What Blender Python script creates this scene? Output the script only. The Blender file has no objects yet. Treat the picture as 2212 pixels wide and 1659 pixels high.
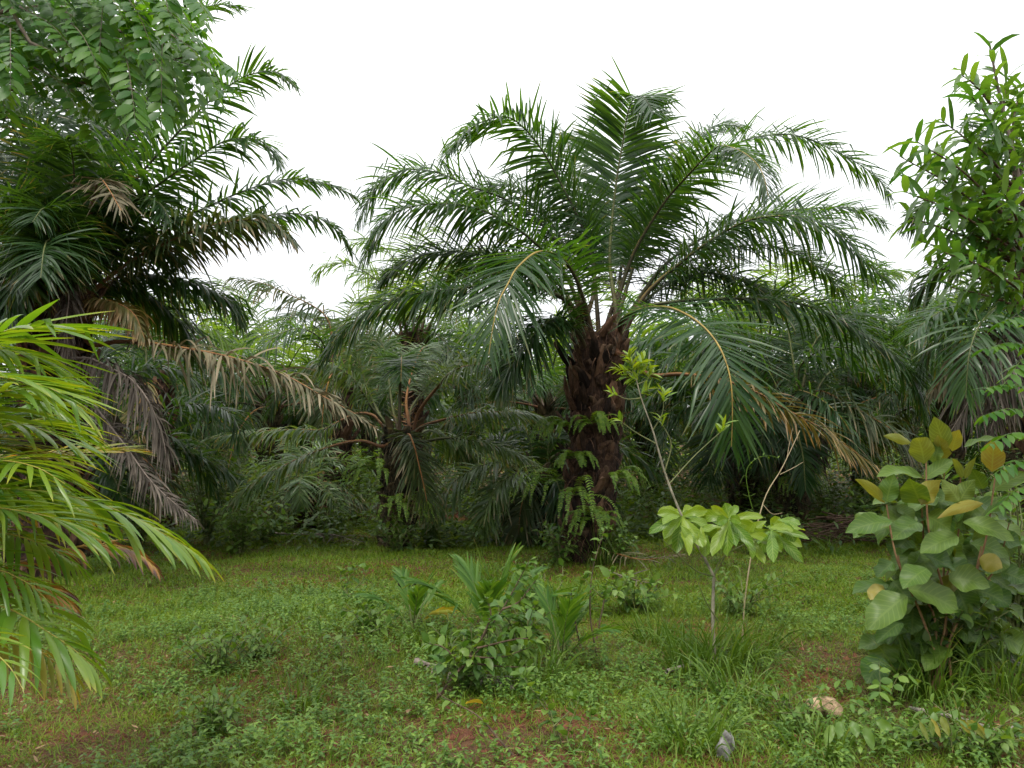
import bpy, math, random
import numpy as np

# ------------------------------------------------------------------ camera, sky, sun, exposure
scn = bpy.context.scene
COL = scn.collection
CAM_H, FPX, PITCH = 1.6, 1736.0, math.radians(4.07)
cd = bpy.data.cameras.new("camera")
cam = bpy.data.objects.new("camera", cd)
COL.objects.link(cam)
cd.sensor_width = 36.0
cd.lens = 36.0 * FPX / 2212.0
cd.clip_start, cd.clip_end = 0.05, 2000.0
cam.location = (0, 0, CAM_H)
cam.rotation_euler = (math.pi / 2 + PITCH, 0, 0)
scn.camera = cam

SUN_EL, SUN_AZ = math.radians(62), math.radians(200)     # high, veiled by cloud, behind the camera to the left
w = bpy.data.worlds.new("World")
scn.world = w
w.use_nodes = True
nt = w.node_tree
bg = nt.nodes["Background"]
sky = nt.nodes.new("ShaderNodeTexSky")
sky.sky_type = 'NISHITA'
sky.sun_disc = False
sky.sun_elevation = SUN_EL
sky.sun_rotation = SUN_AZ
sky.dust_density = 4.0
tc = nt.nodes.new("ShaderNodeTexCoord")
sep = nt.nodes.new("ShaderNodeSeparateXYZ")
ramp = nt.nodes.new("ShaderNodeValToRGB")                # overcast sky: brighter overhead than at the horizon
ramp.color_ramp.elements[0].position = 0.0
ramp.color_ramp.elements[0].color = (0.41, 0.42, 0.44, 1)
ramp.color_ramp.elements[1].position = 1.0
ramp.color_ramp.elements[1].color = (1.0, 0.99, 0.97, 1)
mul = nt.nodes.new("ShaderNodeVectorMath"); mul.operation = 'SCALE'; mul.inputs['Scale'].default_value = 16.5
mix = nt.nodes.new("ShaderNodeMix"); mix.data_type = 'RGBA'; mix.inputs[0].default_value = 0.88
nt.links.new(tc.outputs['Generated'], sep.inputs[0])
nt.links.new(sep.outputs['Z'], ramp.inputs[0])
nt.links.new(ramp.outputs[0], mul.inputs[0])
nt.links.new(sky.outputs[0], mix.inputs[6])
nt.links.new(mul.outputs[0], mix.inputs[7])
nt.links.new(mix.outputs[2], bg.inputs[0])
bg.inputs[1].default_value = 0.1

sd = bpy.data.lights.new("sun", 'SUN')
sd.energy = 1.5
sd.angle = math.radians(10)
sd.color = (1.0, 0.95, 0.86)
sun = bpy.data.objects.new("sun", sd)
COL.objects.link(sun)
sun.rotation_euler = (math.pi / 2 - SUN_EL, 0, math.pi - SUN_AZ)

scn.view_settings.view_transform = 'Standard'
scn.view_settings.look = 'None'
scn.view_settings.gamma = 1.0
scn.view_settings.use_curve_mapping = False
scn.view_settings.exposure = 0.85
cy = scn.cycles
cy.max_bounces = 8
cy.diffuse_bounces = 3
cy.glossy_bounces = 2
cy.transmission_bounces = 4
cy.transparent_max_bounces = 4
cy.use_adaptive_sampling = True
cy.adaptive_threshold = 0.02
cy.use_denoising = True
try:
    cy.denoiser = 'OPENIMAGEDENOISE'
except Exception:
    pass

# ------------------------------------------------------------------ helpers
Z = np.array([0., 0., 1.])
RNG = np.random.default_rng(7)


def at(px, py, Y):
    """point seen at photo pixel (2212 wide) at Y metres in front of the camera"""
    a, b = (px - 1106) / FPX, (829.5 - py) / FPX
    c, s = math.cos(PITCH), math.sin(PITCH)
    d = np.array([a, c - b * s, s + b * c])
    return np.array([0, 0, CAM_H]) + d * (Y / d[1])


def gh(x, y):
    """height of the ground"""
    x = np.asarray(x, float); y = np.asarray(y, float)
    h = 0.035 * np.sin(x * 1.3 + 0.4 * y) + 0.03 * np.sin(y * 1.7 - 0.6 * x + 1) + 0.02 * np.sin(x * 3.1 + 2) * np.sin(y * 2.7)
    h = h + 0.012 * np.sin(x * 7.3 + y * 2.1) * np.sin(y * 6.1 - x)
    h = h + 0.10 * np.exp(-((x - 2.4) ** 2 + (y - 6.3) ** 2) / 0.8)          # low bank beside the sapling
    h = h - 0.08 * np.exp(-((x - 2.2) ** 2 + (y - 5.1) ** 2) / 0.25)
    return h * np.clip(1.5 - y / 40, 0.2, 1)


def gpt(px, py):
    """ground point seen at a photo pixel"""
    a, b = (px - 1106) / FPX, (829.5 - py) / FPX
    c, s = math.cos(PITCH), math.sin(PITCH)
    d = np.array([a, c - b * s, s + b * c])
    z = 0.0
    for _ in range(6):
        k = (z - CAM_H) / d[2]
        p = np.array([0, 0, CAM_H]) + d * k
        z = float(gh(p[0], p[1]))
    return np.array([p[0], p[1], z])


def nrm(v):
    return v / np.maximum(np.linalg.norm(v, axis=-1, keepdims=True), 1e-9)


class MB:
    """collects quads, then links them as ONE mesh object"""
    def __init__(self):
        self.v, self.f, self.a, self.n = [], [], [], 0

    def add(self, v, f, a=None):
        v = np.asarray(v, float).reshape(-1, 3)
        f = np.asarray(f, np.int64).reshape(-1, 4)
        if a is None:
            a = np.full((len(v), 4), 0.5)
        self.v.append(v); self.f.append(f + self.n); self.a.append(np.asarray(a, float).reshape(-1, 4))
        self.n += len(v)
        return self

    def join(self, other):
        for v, f, a in zip(other.v, other.f, other.a):
            f0 = f.min() if len(f) else 0
            self.v.append(v); self.f.append(f - f0 + self.n); self.a.append(a); self.n += len(v)
        return self

    def mesh(self, name, mat, origin=(0, 0, 0), smooth=True):
        v = np.concatenate(self.v) - np.asarray(origin, float)
        f = np.concatenate(self.f); a = np.concatenate(self.a)
        me = bpy.data.meshes.new(name)
        me.vertices.add(len(v)); me.vertices.foreach_set('co', v.astype(np.float32).ravel())
        me.loops.add(len(f) * 4); me.loops.foreach_set('vertex_index', f.astype(np.int32).ravel())
        me.polygons.add(len(f)); me.polygons.foreach_set('loop_start', np.arange(0, len(f) * 4, 4, dtype=np.int32))
        me.polygons.foreach_set('use_smooth', np.full(len(f), smooth))
        me.update(calc_edges=True)
        at_ = me.attributes.new('lv', 'FLOAT_COLOR', 'POINT')
        at_.data.foreach_set('color', a.astype(np.float32).ravel())
        me.materials.append(mat)
        return me

    def build(self, name, mat, parent=None, origin=(0, 0, 0), smooth=True):
        o = bpy.data.objects.new(name, self.mesh(name, mat, origin, smooth))
        COL.objects.link(o)
        if parent is not None:
            o.parent = parent
        else:
            o.location = origin
        return o


def tag(o, label=None, cat=None, group=None, kind=None):
    if label: o['label'] = label
    if cat: o['category'] = cat
    if group: o['group'] = group
    if kind: o['kind'] = kind
    return o


def empty(name, loc, label, cat, group=None):
    o = bpy.data.objects.new(name, None)
    COL.objects.link(o)
    o.empty_display_size = 0.2
    o.location = [float(x) for x in loc]
    return tag(o, label, cat, group)


def spline(P, m=60):
    """Catmull-Rom through the points, resampled evenly; returns points and tangents"""
    P = np.asarray(P, float)
    if len(P) == 2:
        q = P[0] + (P[1] - P[0]) * np.linspace(0, 1, 30)[:, None]
    else:
        E = np.vstack([2 * P[0] - P[1], P, 2 * P[-1] - P[-2]])
        q = []
        for i in range(1, len(E) - 2):
            t = np.linspace(0, 1, 24, endpoint=(i == len(E) - 3))[:, None]
            a, b, c, d = E[i - 1], E[i], E[i + 1], E[i + 2]
            q.append(0.5 * (2 * b + (c - a) * t + (2 * a - 5 * b + 4 * c - d) * t ** 2 + (3 * b - a - 3 * c + d) * t ** 3))
        q = np.vstack(q)
    s = np.concatenate([[0], np.cumsum(np.linalg.norm(np.diff(q, axis=0), axis=1))])
    u = np.linspace(0, s[-1], m)
    q = np.stack([np.interp(u, s, q[:, k]) for k in range(3)], 1)
    return q, nrm(np.gradient(q, axis=0)), s[-1]


def tube(mb, pts, rad, sides=6, rv=0.5):
    pts = np.asarray(pts, float); n = len(pts)
    rad = np.broadcast_to(np.asarray(rad, float), (n,))
    T = nrm(np.gradient(pts, axis=0))
    ref = np.where(np.abs(T[:, 2:3]) > 0.9, np.array([[1., 0, 0]]), Z[None])
    A = nrm(np.cross(T, ref)); B = np.cross(A, T)
    for i in range(1, n):
        if A[i] @ A[i - 1] < 0: A[i] *= -1; B[i] *= -1
    th = np.linspace(0, 2 * np.pi, sides, endpoint=False)
    v = pts[:, None] + rad[:, None, None] * (np.cos(th)[None, :, None] * A[:, None] + np.sin(th)[None, :, None] * B[:, None])
    f = []
    for i in range(n - 1):
        for j in range(sides):
            k = (j + 1) % sides
            f.append((i * sides + j, i * sides + k, (i + 1) * sides + k, (i + 1) * sides + j))
    a = np.zeros((n, sides, 4)); a[..., 0] = rv; a[..., 1] = np.linspace(0, 1, n)[:, None]; a[..., 2] = 0.5; a[..., 3] = 0.5
    mb.add(v, f, a)
    return mb


PROF = {
    'lance': lambda s: np.interp(s, [0, .08, .35, .7, .9, 1], [.45, .8, 1, .8, .42, .04]),
    'ovate': lambda s: np.interp(s, [0, .06, .25, .45, .7, .9, 1], [.06, .45, .95, 1, .72, .28, .02]),
    'obov': lambda s: np.interp(s, [0, .1, .3, .6, .82, .95, 1], [.08, .25, .6, 1, .85, .35, .02]),
    'ellip': lambda s: np.interp(s, [0, .08, .22, .45, .68, .84, .94, 1], [.1, .5, .88, 1, .84, .52, .2, .01]),
    'blade': lambda s: np.interp(s, [0, .5, 1], [1, .8, .04]),
}


def strips(mb, base, D, ref, length, width, rng, seg=5, c=3, prof='lance', droop=0.5, kink=None, fold=0.2, twist=0.0,
           tval=0.5, rnd=None, grav=None, curve=0.0, wave=0.0):
    """a batch of leaves: each a strip of quads growing from base along D, its blade spread towards ref"""
    base = np.asarray(base, float); n = len(base)
    if n == 0: return mb
    D = nrm(np.asarray(D, float))
    length = np.broadcast_to(length, (n,)); width = np.broadcast_to(width, (n,))
    droop = np.broadcast_to(droop, (n,)); tval = np.broadcast_to(tval, (n,))
    kink = np.zeros(n) if kink is None else kink
    if rnd is None: rnd = rng.random(n)
    pos = [base]; dirs = []
    for k in range(seg):
        s = (k + 0.5) / seg
        d = nrm(D - Z * (droop * s * 1.6 + kink * (2.2 if s > 0.55 else 0.0))[:, None])
        dirs.append(d); pos.append(pos[-1] + d * (length / seg)[:, None])
    dirs.append(dirs[-1])
    pos = np.stack(pos, 1); dirs = np.stack(dirs, 1)
    wv = ref[:, None, :] - (ref[:, None, :] * dirs).sum(-1, keepdims=True) * dirs
    wv = nrm(wv); nv = np.cross(wv, dirs)
    s = np.linspace(0, 1, seg + 1)
    tw = (np.asarray(twist) * np.ones(n))[:, None] * s[None]
    wv, nv = wv * np.cos(tw)[..., None] + nv * np.sin(tw)[..., None], nv * np.cos(tw)[..., None] - wv * np.sin(tw)[..., None]
    half = 0.5 * width[:, None] * PROF[prof](s)[None]
    u = np.linspace(-1, 1, c)
    v = (pos[:, :, None] + wv[:, :, None] * (u[None, None, :, None] * half[:, :, None, None])
         + nv[:, :, None] * (half[:, :, None, None] * (fold * np.abs(u) + curve * u * u)[None, None, :, None]))
    if wave:
        ph = rng.uniform(0, 6, n)[:, None, None]
        v = v + nv[:, :, None] * (half[:, :, None] * wave * np.abs(u)[None, None] * np.sin(s[None, :, None] * 11 + ph + 2.2 * np.sign(u)[None, None]))[..., None]
    a = np.zeros((n, seg + 1, c, 4))
    a[..., 0] = rnd[:, None, None]; a[..., 1] = s[None, :, None]; a[..., 2] = (u * .5 + .5)[None, None]; a[..., 3] = tval[:, None, None]
    i, k, j = np.meshgrid(np.arange(n), np.arange(seg), np.arange(c - 1), indexing='ij')
    b = i * (seg + 1) * c + k * c + j
    f = np.stack([b, b + 1, b + c + 1, b + c], -1)
    return mb.add(v, f, a)


# ------------------------------------------------------------------ materials
def _n(t, ty, **kw):
    n = t.nodes.new(ty)
    for k, v in kw.items(): setattr(n, k, v)
    return n


def leafmat(name, c1, c2, tip=None, tip0=0.75, under=None, rough=0.42, trans=0.3, tcol=None, vein=0.0, spec=0.5, blot=None, blot_amt=0.55):
    m = bpy.data.materials.new(name); m.use_nodes = True
    t = m.node_tree; t.nodes.clear(); L = t.links.new
    out = _n(t, 'ShaderNodeOutputMaterial')
    at_ = _n(t, 'ShaderNodeAttribute', attribute_name='lv')
    se = _n(t, 'ShaderNodeSeparateColor'); L(at_.outputs['Color'], se.inputs[0])
    geo = _n(t, 'ShaderNodeNewGeometry')
    no = _n(t, 'ShaderNodeTexNoise'); no.inputs['Scale'].default_value = 3.0; no.inputs['Detail'].default_value = 4
    tco = _n(t, 'ShaderNodeTexCoord'); L(tco.outputs['Object'], no.inputs['Vector'])
    ad = _n(t, 'ShaderNodeMath', operation='MULTIPLY_ADD'); L(no.outputs['Fac'], ad.inputs[0]); ad.inputs[1].default_value = 0.8
    sb = _n(t, 'ShaderNodeMath', operation='MULTIPLY_ADD'); L(se.outputs[0], sb.inputs[0]); sb.inputs[1].default_value = 0.9; sb.inputs[2].default_value = -0.38
    L(sb.outputs[0], ad.inputs[2])
    mx = _n(t, 'ShaderNodeMix', data_type='RGBA'); mx.clamp_factor = True
    L(ad.outputs[0], mx.inputs[0]); mx.inputs[6].default_value = (*c1, 1); mx.inputs[7].default_value = (*c2, 1)
    col = mx.outputs[2]
    if tip is not None:
        a2 = _n(t, 'ShaderNodeMath', operation='MULTIPLY_ADD'); L(se.outputs[0], a2.inputs[0]); a2.inputs[1].default_value = 0.5; L(se.outputs[1], a2.inputs[2])
        mr = _n(t, 'ShaderNodeMapRange'); mr.clamp = True; L(a2.outputs[0], mr.inputs[0]); mr.inputs[1].default_value = tip0 + 0.25; mr.inputs[2].default_value = tip0 + 0.5
        m2 = _n(t, 'ShaderNodeMix', data_type='RGBA'); L(mr.outputs[0], m2.inputs[0]); L(col, m2.inputs[6]); m2.inputs[7].default_value = (*tip, 1)
        col = m2.outputs[2]
    if blot is not None:
        n2 = _n(t, 'ShaderNodeTexNoise'); n2.inputs['Scale'].default_value = 1.7; n2.inputs['Detail'].default_value = 6; L(tco.outputs['Object'], n2.inputs['Vector'])
        mr = _n(t, 'ShaderNodeMapRange'); mr.clamp = True; L(n2.outputs['Fac'], mr.inputs[0]); mr.inputs[1].default_value = blot_amt; mr.inputs[2].default_value = blot_amt + 0.12
        m2 = _n(t, 'ShaderNodeMix', data_type='RGBA'); L(mr.outputs[0], m2.inputs[0]); L(col, m2.inputs[6]); m2.inputs[7].default_value = (*blot, 1)
        col = m2.outputs[2]
    if vein > 0:
        au = _n(t, 'ShaderNodeMath', operation='SUBTRACT'); L(se.outputs[2], au.inputs[0]); au.inputs[1].default_value = 0.5
        ab = _n(t, 'ShaderNodeMath', operation='ABSOLUTE'); L(au.outputs[0], ab.inputs[0])
        ph = _n(t, 'ShaderNodeMath', operation='MULTIPLY_ADD'); L(ab.outputs[0], ph.inputs[0]); ph.inputs[1].default_value = -0.45; L(se.outputs[1], ph.inputs[2])
        p2 = _n(t, 'ShaderNodeMath', operation='MULTIPLY'); L(ph.outputs[0], p2.inputs[0]); p2.inputs[1].default_value = 58
        si = _n(t, 'ShaderNodeMath', operation='SINE'); L(p2.outputs[0], si.inputs[0])
        mr = _n(t, 'ShaderNodeMapRange'); mr.clamp = True; L(si.outputs[0], mr.inputs[0]); mr.inputs[1].default_value = 0.6; mr.inputs[2].default_value = 1.0
        mr2 = _n(t, 'ShaderNodeMapRange'); mr2.clamp = True; L(ab.outputs[0], mr2.inputs[0]); mr2.inputs[1].default_value = 0.05; mr2.inputs[2].default_value = 0.02
        mxx = _n(t, 'ShaderNodeMath', operation='MAXIMUM'); L(mr.outputs[0], mxx.inputs[0]); L(mr2.outputs[0], mxx.inputs[1])
        ml = _n(t, 'ShaderNodeMath', operation='MULTIPLY'); L(mxx.outputs[0], ml.inputs[0]); ml.inputs[1].default_value = vein
        m2 = _n(t, 'ShaderNodeMix', data_type='RGBA'); L(ml.outputs[0], m2.inputs[0]); L(col, m2.inputs[6]); m2.inputs[7].default_value = (0.22, 0.30, 0.08, 1)
        col = m2.outputs[2]
    top = col
    if under is not None:
        m2 = _n(t, 'ShaderNodeMix', data_type='RGBA'); L(geo.outputs['Backfacing'], m2.inputs[0]); L(col, m2.inputs[6]); m2.inputs[7].default_value = (*under, 1)
        col = m2.outputs[2]
    pr = _n(t, 'ShaderNodeBsdfPrincipled'); L(col, pr.inputs['Base Color'])
    pr.inputs['Roughness'].default_value = rough; pr.inputs['Specular IOR Level'].default_value = spec
    tr = _n(t, 'ShaderNodeBsdfTranslucent')
    hs = _n(t, 'ShaderNodeMix', data_type='RGBA', blend_type='MULTIPLY'); hs.inputs[0].default_value = 1.0
    L(top, hs.inputs[6]); hs.inputs[7].default_value = (*(tcol or (3.2, 2.9, 1.0)), 1)
    L(hs.outputs[2], tr.inputs['Color'])
    ms = _n(t, 'ShaderNodeMixShader'); ms.inputs[0].default_value = trans
    L(pr.outputs[0], ms.inputs[1]); L(tr.outputs[0], ms.inputs[2]); L(ms.outputs[0], out.inputs['Surface'])
    return m


def solid(name, c1, c2, scale=8.0, rough=0.85, bump=0.3, stretch=(1, 1, 1), spec=0.3, c3=None):
    m = bpy.data.materials.new(name); m.use_nodes = True
    t = m.node_tree; L = t.links.new
    pr = t.nodes['Principled BSDF']
    tco = _n(t, 'ShaderNodeTexCoord'); mp = _n(t, 'ShaderNodeMapping'); mp.inputs['Scale'].default_value = stretch
    L(tco.outputs['Object'], mp.inputs[0])
    no = _n(t, 'ShaderNodeTexNoise'); no.inputs['Scale'].default_value = scale; no.inputs['Detail'].default_value = 8; no.inputs['Roughness'].default_value = 0.65
    L(mp.outputs[0], no.inputs['Vector'])
    r = _n(t, 'ShaderNodeValToRGB'); r.color_ramp.elements[0].position = 0.35; r.color_ramp.elements[1].position = 0.68
    r.color_ramp.elements[0].color = (*c1, 1); r.color_ramp.elements[1].color = (*c2, 1)
    if c3:
        e = r.color_ramp.elements.new(0.52); e.color = (*c3, 1)
    L(no.outputs['Fac'], r.inputs[0]); L(r.outputs[0], pr.inputs['Base Color'])
    pr.inputs['Roughness'].default_value = rough; pr.inputs['Specular IOR Level'].default_value = spec
    if bump:
        b = _n(t, 'ShaderNodeBump'); b.inputs['Strength'].default_value = bump; b.inputs['Distance'].default_value = 0.03
        L(no.outputs['Fac'], b.inputs['Height']); L(b.outputs[0], pr.inputs['Normal'])
    return m


M = {}
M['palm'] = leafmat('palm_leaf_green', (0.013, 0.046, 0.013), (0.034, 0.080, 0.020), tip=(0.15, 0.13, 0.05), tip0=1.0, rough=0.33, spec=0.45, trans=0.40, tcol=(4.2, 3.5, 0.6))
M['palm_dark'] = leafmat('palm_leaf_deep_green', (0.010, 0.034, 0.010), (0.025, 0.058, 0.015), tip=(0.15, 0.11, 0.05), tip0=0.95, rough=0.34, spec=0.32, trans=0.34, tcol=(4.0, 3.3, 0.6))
M['palm_grey'] = leafmat('palm_leaf_grey_green', (0.038, 0.082, 0.028), (0.090, 0.139, 0.049), tip=(0.17, 0.13, 0.07), tip0=0.85, rough=0.36, spec=0.40, trans=0.34, tcol=(3.0, 2.6, 0.7))
M['palm_bright'] = leafmat('palm_leaf_light_green', (0.050, 0.110, 0.016), (0.105, 0.165, 0.024), tip=(0.2, 0.16, 0.06), tip0=1.0, rough=0.42, spec=0.35, trans=0.45)
M['palm_old'] = leafmat('palm_leaf_browning', (0.025, 0.050, 0.015), (0.056, 0.072, 0.025), tip=(0.17, 0.13, 0.07), tip0=0.8, rough=0.48, spec=0.30, trans=0.28, tcol=(2.6, 2.3, 0.9), blot=(0.10, 0.080, 0.040), blot_amt=0.62)
M['palm_yellow'] = leafmat('palm_leaf_yellowing', (0.060, 0.075, 0.022), (0.17, 0.135, 0.040), tip=(0.26, 0.18, 0.09), tip0=0.6, rough=0.5, spec=0.35, trans=0.28, tcol=(2.2, 1.8, 0.8))
M['palm_dry'] = leafmat('palm_leaf_dry_tan', (0.070, 0.066, 0.032), (0.175, 0.150, 0.088), tip=(0.23, 0.19, 0.12), tip0=0.75, rough=0.6, spec=0.3, trans=0.15, tcol=(1.5, 1.3, 1.0), blot=(0.045, 0.055, 0.020), blot_amt=0.52)
M['palm_dead'] = leafmat('palm_leaf_dead_grey', (0.044, 0.037, 0.029), (0.120, 0.101, 0.080), tip=(0.17, 0.145, 0.115), tip0=0.7, rough=0.7, spec=0.25, trans=0.1, tcol=(1.4, 1.2, 1.0))
M['rachis_g'] = solid('petiole_green_brown', (0.045, 0.055, 0.022), (0.10, 0.095, 0.04), 6, 0.5, 0.1, (1, 1, 1), 0.4)
M['rachis_y'] = solid('petiole_yellow', (0.22, 0.15, 0.03), (0.36, 0.24, 0.06), 6, 0.5, 0.1)
M['rachis_o'] = solid('petiole_orange', (0.22, 0.085, 0.025), (0.34, 0.15, 0.045), 6, 0.55, 0.1)
M['rachis_d'] = solid('petiole_dead', (0.10, 0.075, 0.06), (0.24, 0.19, 0.16), 8, 0.75, 0.2)
M['bark_palm'] = solid('palm_trunk_fibre', (0.012, 0.008, 0.006), (0.130, 0.080, 0.050), 6, 0.9, 1.0, (1, 1, 0.6), 0.2, c3=(0.045, 0.026, 0.018))
M['bark_moss'] = solid('palm_trunk_mossy', (0.016, 0.016, 0.009), (0.060, 0.050, 0.024), 8, 0.95, 0.8, (1, 1, 0.5), 0.2)
M['fg_palm'] = leafmat('foreground_palm_leaf', (0.057, 0.152, 0.012), (0.152, 0.237, 0.019), tip=(0.27, 0.27, 0.03), tip0=0.95, rough=0.33, spec=0.5, trans=0.38, tcol=(2.6, 2.1, 0.5))
M['fg_yellow'] = leafmat('foreground_palm_yellow', (0.13, 0.18, 0.022), (0.34, 0.28, 0.035), tip=(0.36, 0.20, 0.04), tip0=0.9, rough=0.42, trans=0.34, tcol=(1.9, 1.6, 0.6))
M['fg_orange'] = leafmat('foreground_palm_orange', (0.28, 0.13, 0.025), (0.38, 0.24, 0.04), tip=(0.10, 0.045, 0.04), tip0=0.5, rough=0.5, trans=0.25, tcol=(1.8, 1.5, 0.8), blot=(0.07, 0.035, 0.03), blot_amt=0.53)
M['fg_rachis'] = solid('foreground_palm_rachis', (0.16, 0.18, 0.03), (0.34, 0.27, 0.05), 5, 0.45, 0.05)
M['legume'] = leafmat('pinnate_leaf', (0.027, 0.100, 0.015), (0.081, 0.180, 0.025), rough=0.42, spec=0.35, trans=0.44, tcol=(2.8, 2.4, 0.5))
M['lanceleaf'] = leafmat('lance_leaf', (0.030, 0.092, 0.018), (0.085, 0.160, 0.028), rough=0.38, spec=0.38, trans=0.36, tcol=(2.8, 2.6, 0.7))
M['broad'] = leafmat('broad_leaf_rusty_beneath', (0.034, 0.086, 0.013), (0.084, 0.142, 0.021), under=(0.22, 0.19, 0.035), rough=0.44, spec=0.3, trans=0.26, tcol=(2.8, 2.2, 0.4), vein=0.16, blot=(0.13, 0.095, 0.025), blot_amt=0.64)
M['broad_new'] = leafmat('broad_leaf_new_golden', (0.080, 0.130, 0.020), (0.260, 0.215, 0.034), tip=(0.20, 0.12, 0.04), tip0=1.0, rough=0.5, spec=0.35, trans=0.34, tcol=(1.9, 1.7, 0.6), vein=0.3, blot=(0.13, 0.075, 0.025), blot_amt=0.6)
M['whorl'] = leafmat('whorled_leaf_light_green', (0.062, 0.150, 0.010), (0.175, 0.255, 0.017), rough=0.38, spec=0.35, trans=0.36, tcol=(2.4, 2.0, 0.4), vein=0.6)
M['weed'] = leafmat('weed_leaf', (0.043, 0.105, 0.017), (0.117, 0.191, 0.030), rough=0.42, spec=0.32, trans=0.3, tcol=(2.3, 2.1, 0.6))
M['weed_low'] = leafmat('ground_weed_leaf', (0.042, 0.107, 0.017), (0.135, 0.221, 0.033), tip=(0.25, 0.24, 0.07), tip0=1.05, rough=0.42, spec=0.30, trans=0.28, tcol=(2.2, 2.0, 0.6))
M['shrub'] = leafmat('shrub_leaf', (0.021, 0.054, 0.009), (0.058, 0.098, 0.015), rough=0.42, spec=0.30, trans=0.32, tcol=(2.8, 2.4, 0.6))
M['fern'] = leafmat('fern_leaf', (0.052, 0.122, 0.012), (0.126, 0.203, 0.023), rough=0.5, spec=0.3, trans=0.4, tcol=(2.4, 2.2, 0.6))
M['grass'] = leafmat('grass_blade', (0.053, 0.122, 0.007), (0.144, 0.206, 0.019), tip=(0.24, 0.21, 0.07), tip0=0.95, rough=0.5, spec=0.20, trans=0.32, tcol=(2.2, 2.0, 0.6))
M['tallgrass'] = leafmat('tall_grass_blade', (0.041, 0.095, 0.010), (0.098, 0.162, 0.020), tip=(0.25, 0.21, 0.08), tip0=0.95, rough=0.42, spec=0.25, trans=0.3, tcol=(2.2, 2.0, 0.6))
M['seedling'] = leafmat('palm_seedling_leaf', (0.034, 0.095, 0.013), (0.085, 0.165, 0.022), tip=(0.26, 0.21, 0.05), tip0=1.0, rough=0.45, spec=0.3, trans=0.34, tcol=(2.4, 2.1, 0.6))
M['litter'] = leafmat('dry_leaf', (0.13, 0.075, 0.035), (0.30, 0.19, 0.09), rough=0.7, trans=0.1, tcol=(1.4, 1.2, 0.8))
M['yellowleaf'] = leafmat('fallen_yellow_leaf', (0.55, 0.40, 0.03), (0.65, 0.48, 0.05), rough=0.5, trans=0.2, tcol=(1.2, 1.1, 0.8))
M['stem_pale'] = solid('pale_bark', (0.10, 0.095, 0.060), (0.30, 0.275, 0.20), 22, 0.8, 0.5, (1, 1, 0.5))
M['stem_g'] = solid('green_stem', (0.07, 0.09, 0.03), (0.14, 0.15, 0.05), 15, 0.6, 0.1)
M['stem_b'] = solid('brown_stem', (0.045, 0.030, 0.018), (0.13, 0.09, 0.055), 20, 0.8, 0.2)
M['stem_red'] = solid('rusty_stem', (0.14, 0.075, 0.035), (0.24, 0.15, 0.07), 20, 0.8, 0.2)
M['stem_dry'] = solid('dry_stem', (0.28, 0.22, 0.12), (0.42, 0.35, 0.22), 20, 0.8, 0.2)
M['bark'] = solid('tree_bark', (0.07, 0.055, 0.04), (0.20, 0.17, 0.13), 18, 0.9, 0.5, (1, 1, 0.3))
M['stone'] = solid('tan_stone', (0.13, 0.085, 0.045), (0.46, 0.34, 0.21), 14, 0.9, 0.9, c3=(0.34, 0.245, 0.15))
M['scrap'] = solid('grey_scrap', (0.14, 0.13, 0.12), (0.46, 0.46, 0.45), 12, 0.6, 0.4)
M['clod'] = solid('dark_clod', (0.014, 0.010, 0.008), (0.050, 0.036, 0.024), 25, 0.95, 0.9)
M['stick'] = solid('brush_stick', (0.035, 0.020, 0.013), (0.10, 0.062, 0.040), 20, 0.85, 0.3)
M['log'] = solid('bleached_branch', (0.10, 0.09, 0.07), (0.32, 0.29, 0.24), 20, 0.85, 0.5)


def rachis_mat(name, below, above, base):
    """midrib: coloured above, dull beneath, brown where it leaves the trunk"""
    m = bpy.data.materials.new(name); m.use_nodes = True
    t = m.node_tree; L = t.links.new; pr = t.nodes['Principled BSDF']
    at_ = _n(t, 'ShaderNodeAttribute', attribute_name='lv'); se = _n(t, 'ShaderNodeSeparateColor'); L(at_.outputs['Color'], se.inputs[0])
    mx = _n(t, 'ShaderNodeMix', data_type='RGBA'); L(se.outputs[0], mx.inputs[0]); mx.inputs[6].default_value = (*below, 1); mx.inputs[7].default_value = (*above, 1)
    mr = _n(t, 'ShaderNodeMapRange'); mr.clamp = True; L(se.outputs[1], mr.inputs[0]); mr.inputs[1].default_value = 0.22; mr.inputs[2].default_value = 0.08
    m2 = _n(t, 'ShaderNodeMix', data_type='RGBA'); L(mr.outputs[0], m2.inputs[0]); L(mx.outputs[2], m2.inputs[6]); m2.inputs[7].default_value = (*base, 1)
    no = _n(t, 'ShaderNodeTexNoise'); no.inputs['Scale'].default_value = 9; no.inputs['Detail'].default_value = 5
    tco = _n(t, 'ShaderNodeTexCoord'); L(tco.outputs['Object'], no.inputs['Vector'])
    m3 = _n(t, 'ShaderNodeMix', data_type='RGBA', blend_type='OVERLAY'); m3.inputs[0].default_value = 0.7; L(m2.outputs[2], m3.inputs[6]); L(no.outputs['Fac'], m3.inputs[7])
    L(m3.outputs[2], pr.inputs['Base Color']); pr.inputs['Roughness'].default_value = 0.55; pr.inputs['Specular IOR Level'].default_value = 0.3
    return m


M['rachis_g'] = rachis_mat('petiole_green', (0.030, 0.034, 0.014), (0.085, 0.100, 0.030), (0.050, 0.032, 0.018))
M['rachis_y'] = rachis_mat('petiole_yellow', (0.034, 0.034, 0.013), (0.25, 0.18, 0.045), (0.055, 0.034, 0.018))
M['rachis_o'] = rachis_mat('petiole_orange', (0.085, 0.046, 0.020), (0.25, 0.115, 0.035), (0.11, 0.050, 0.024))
M['rachis_d'] = rachis_mat('petiole_dead', (0.09, 0.070, 0.055), (0.21, 0.17, 0.14), (0.16, 0.13, 0.105))


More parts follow.
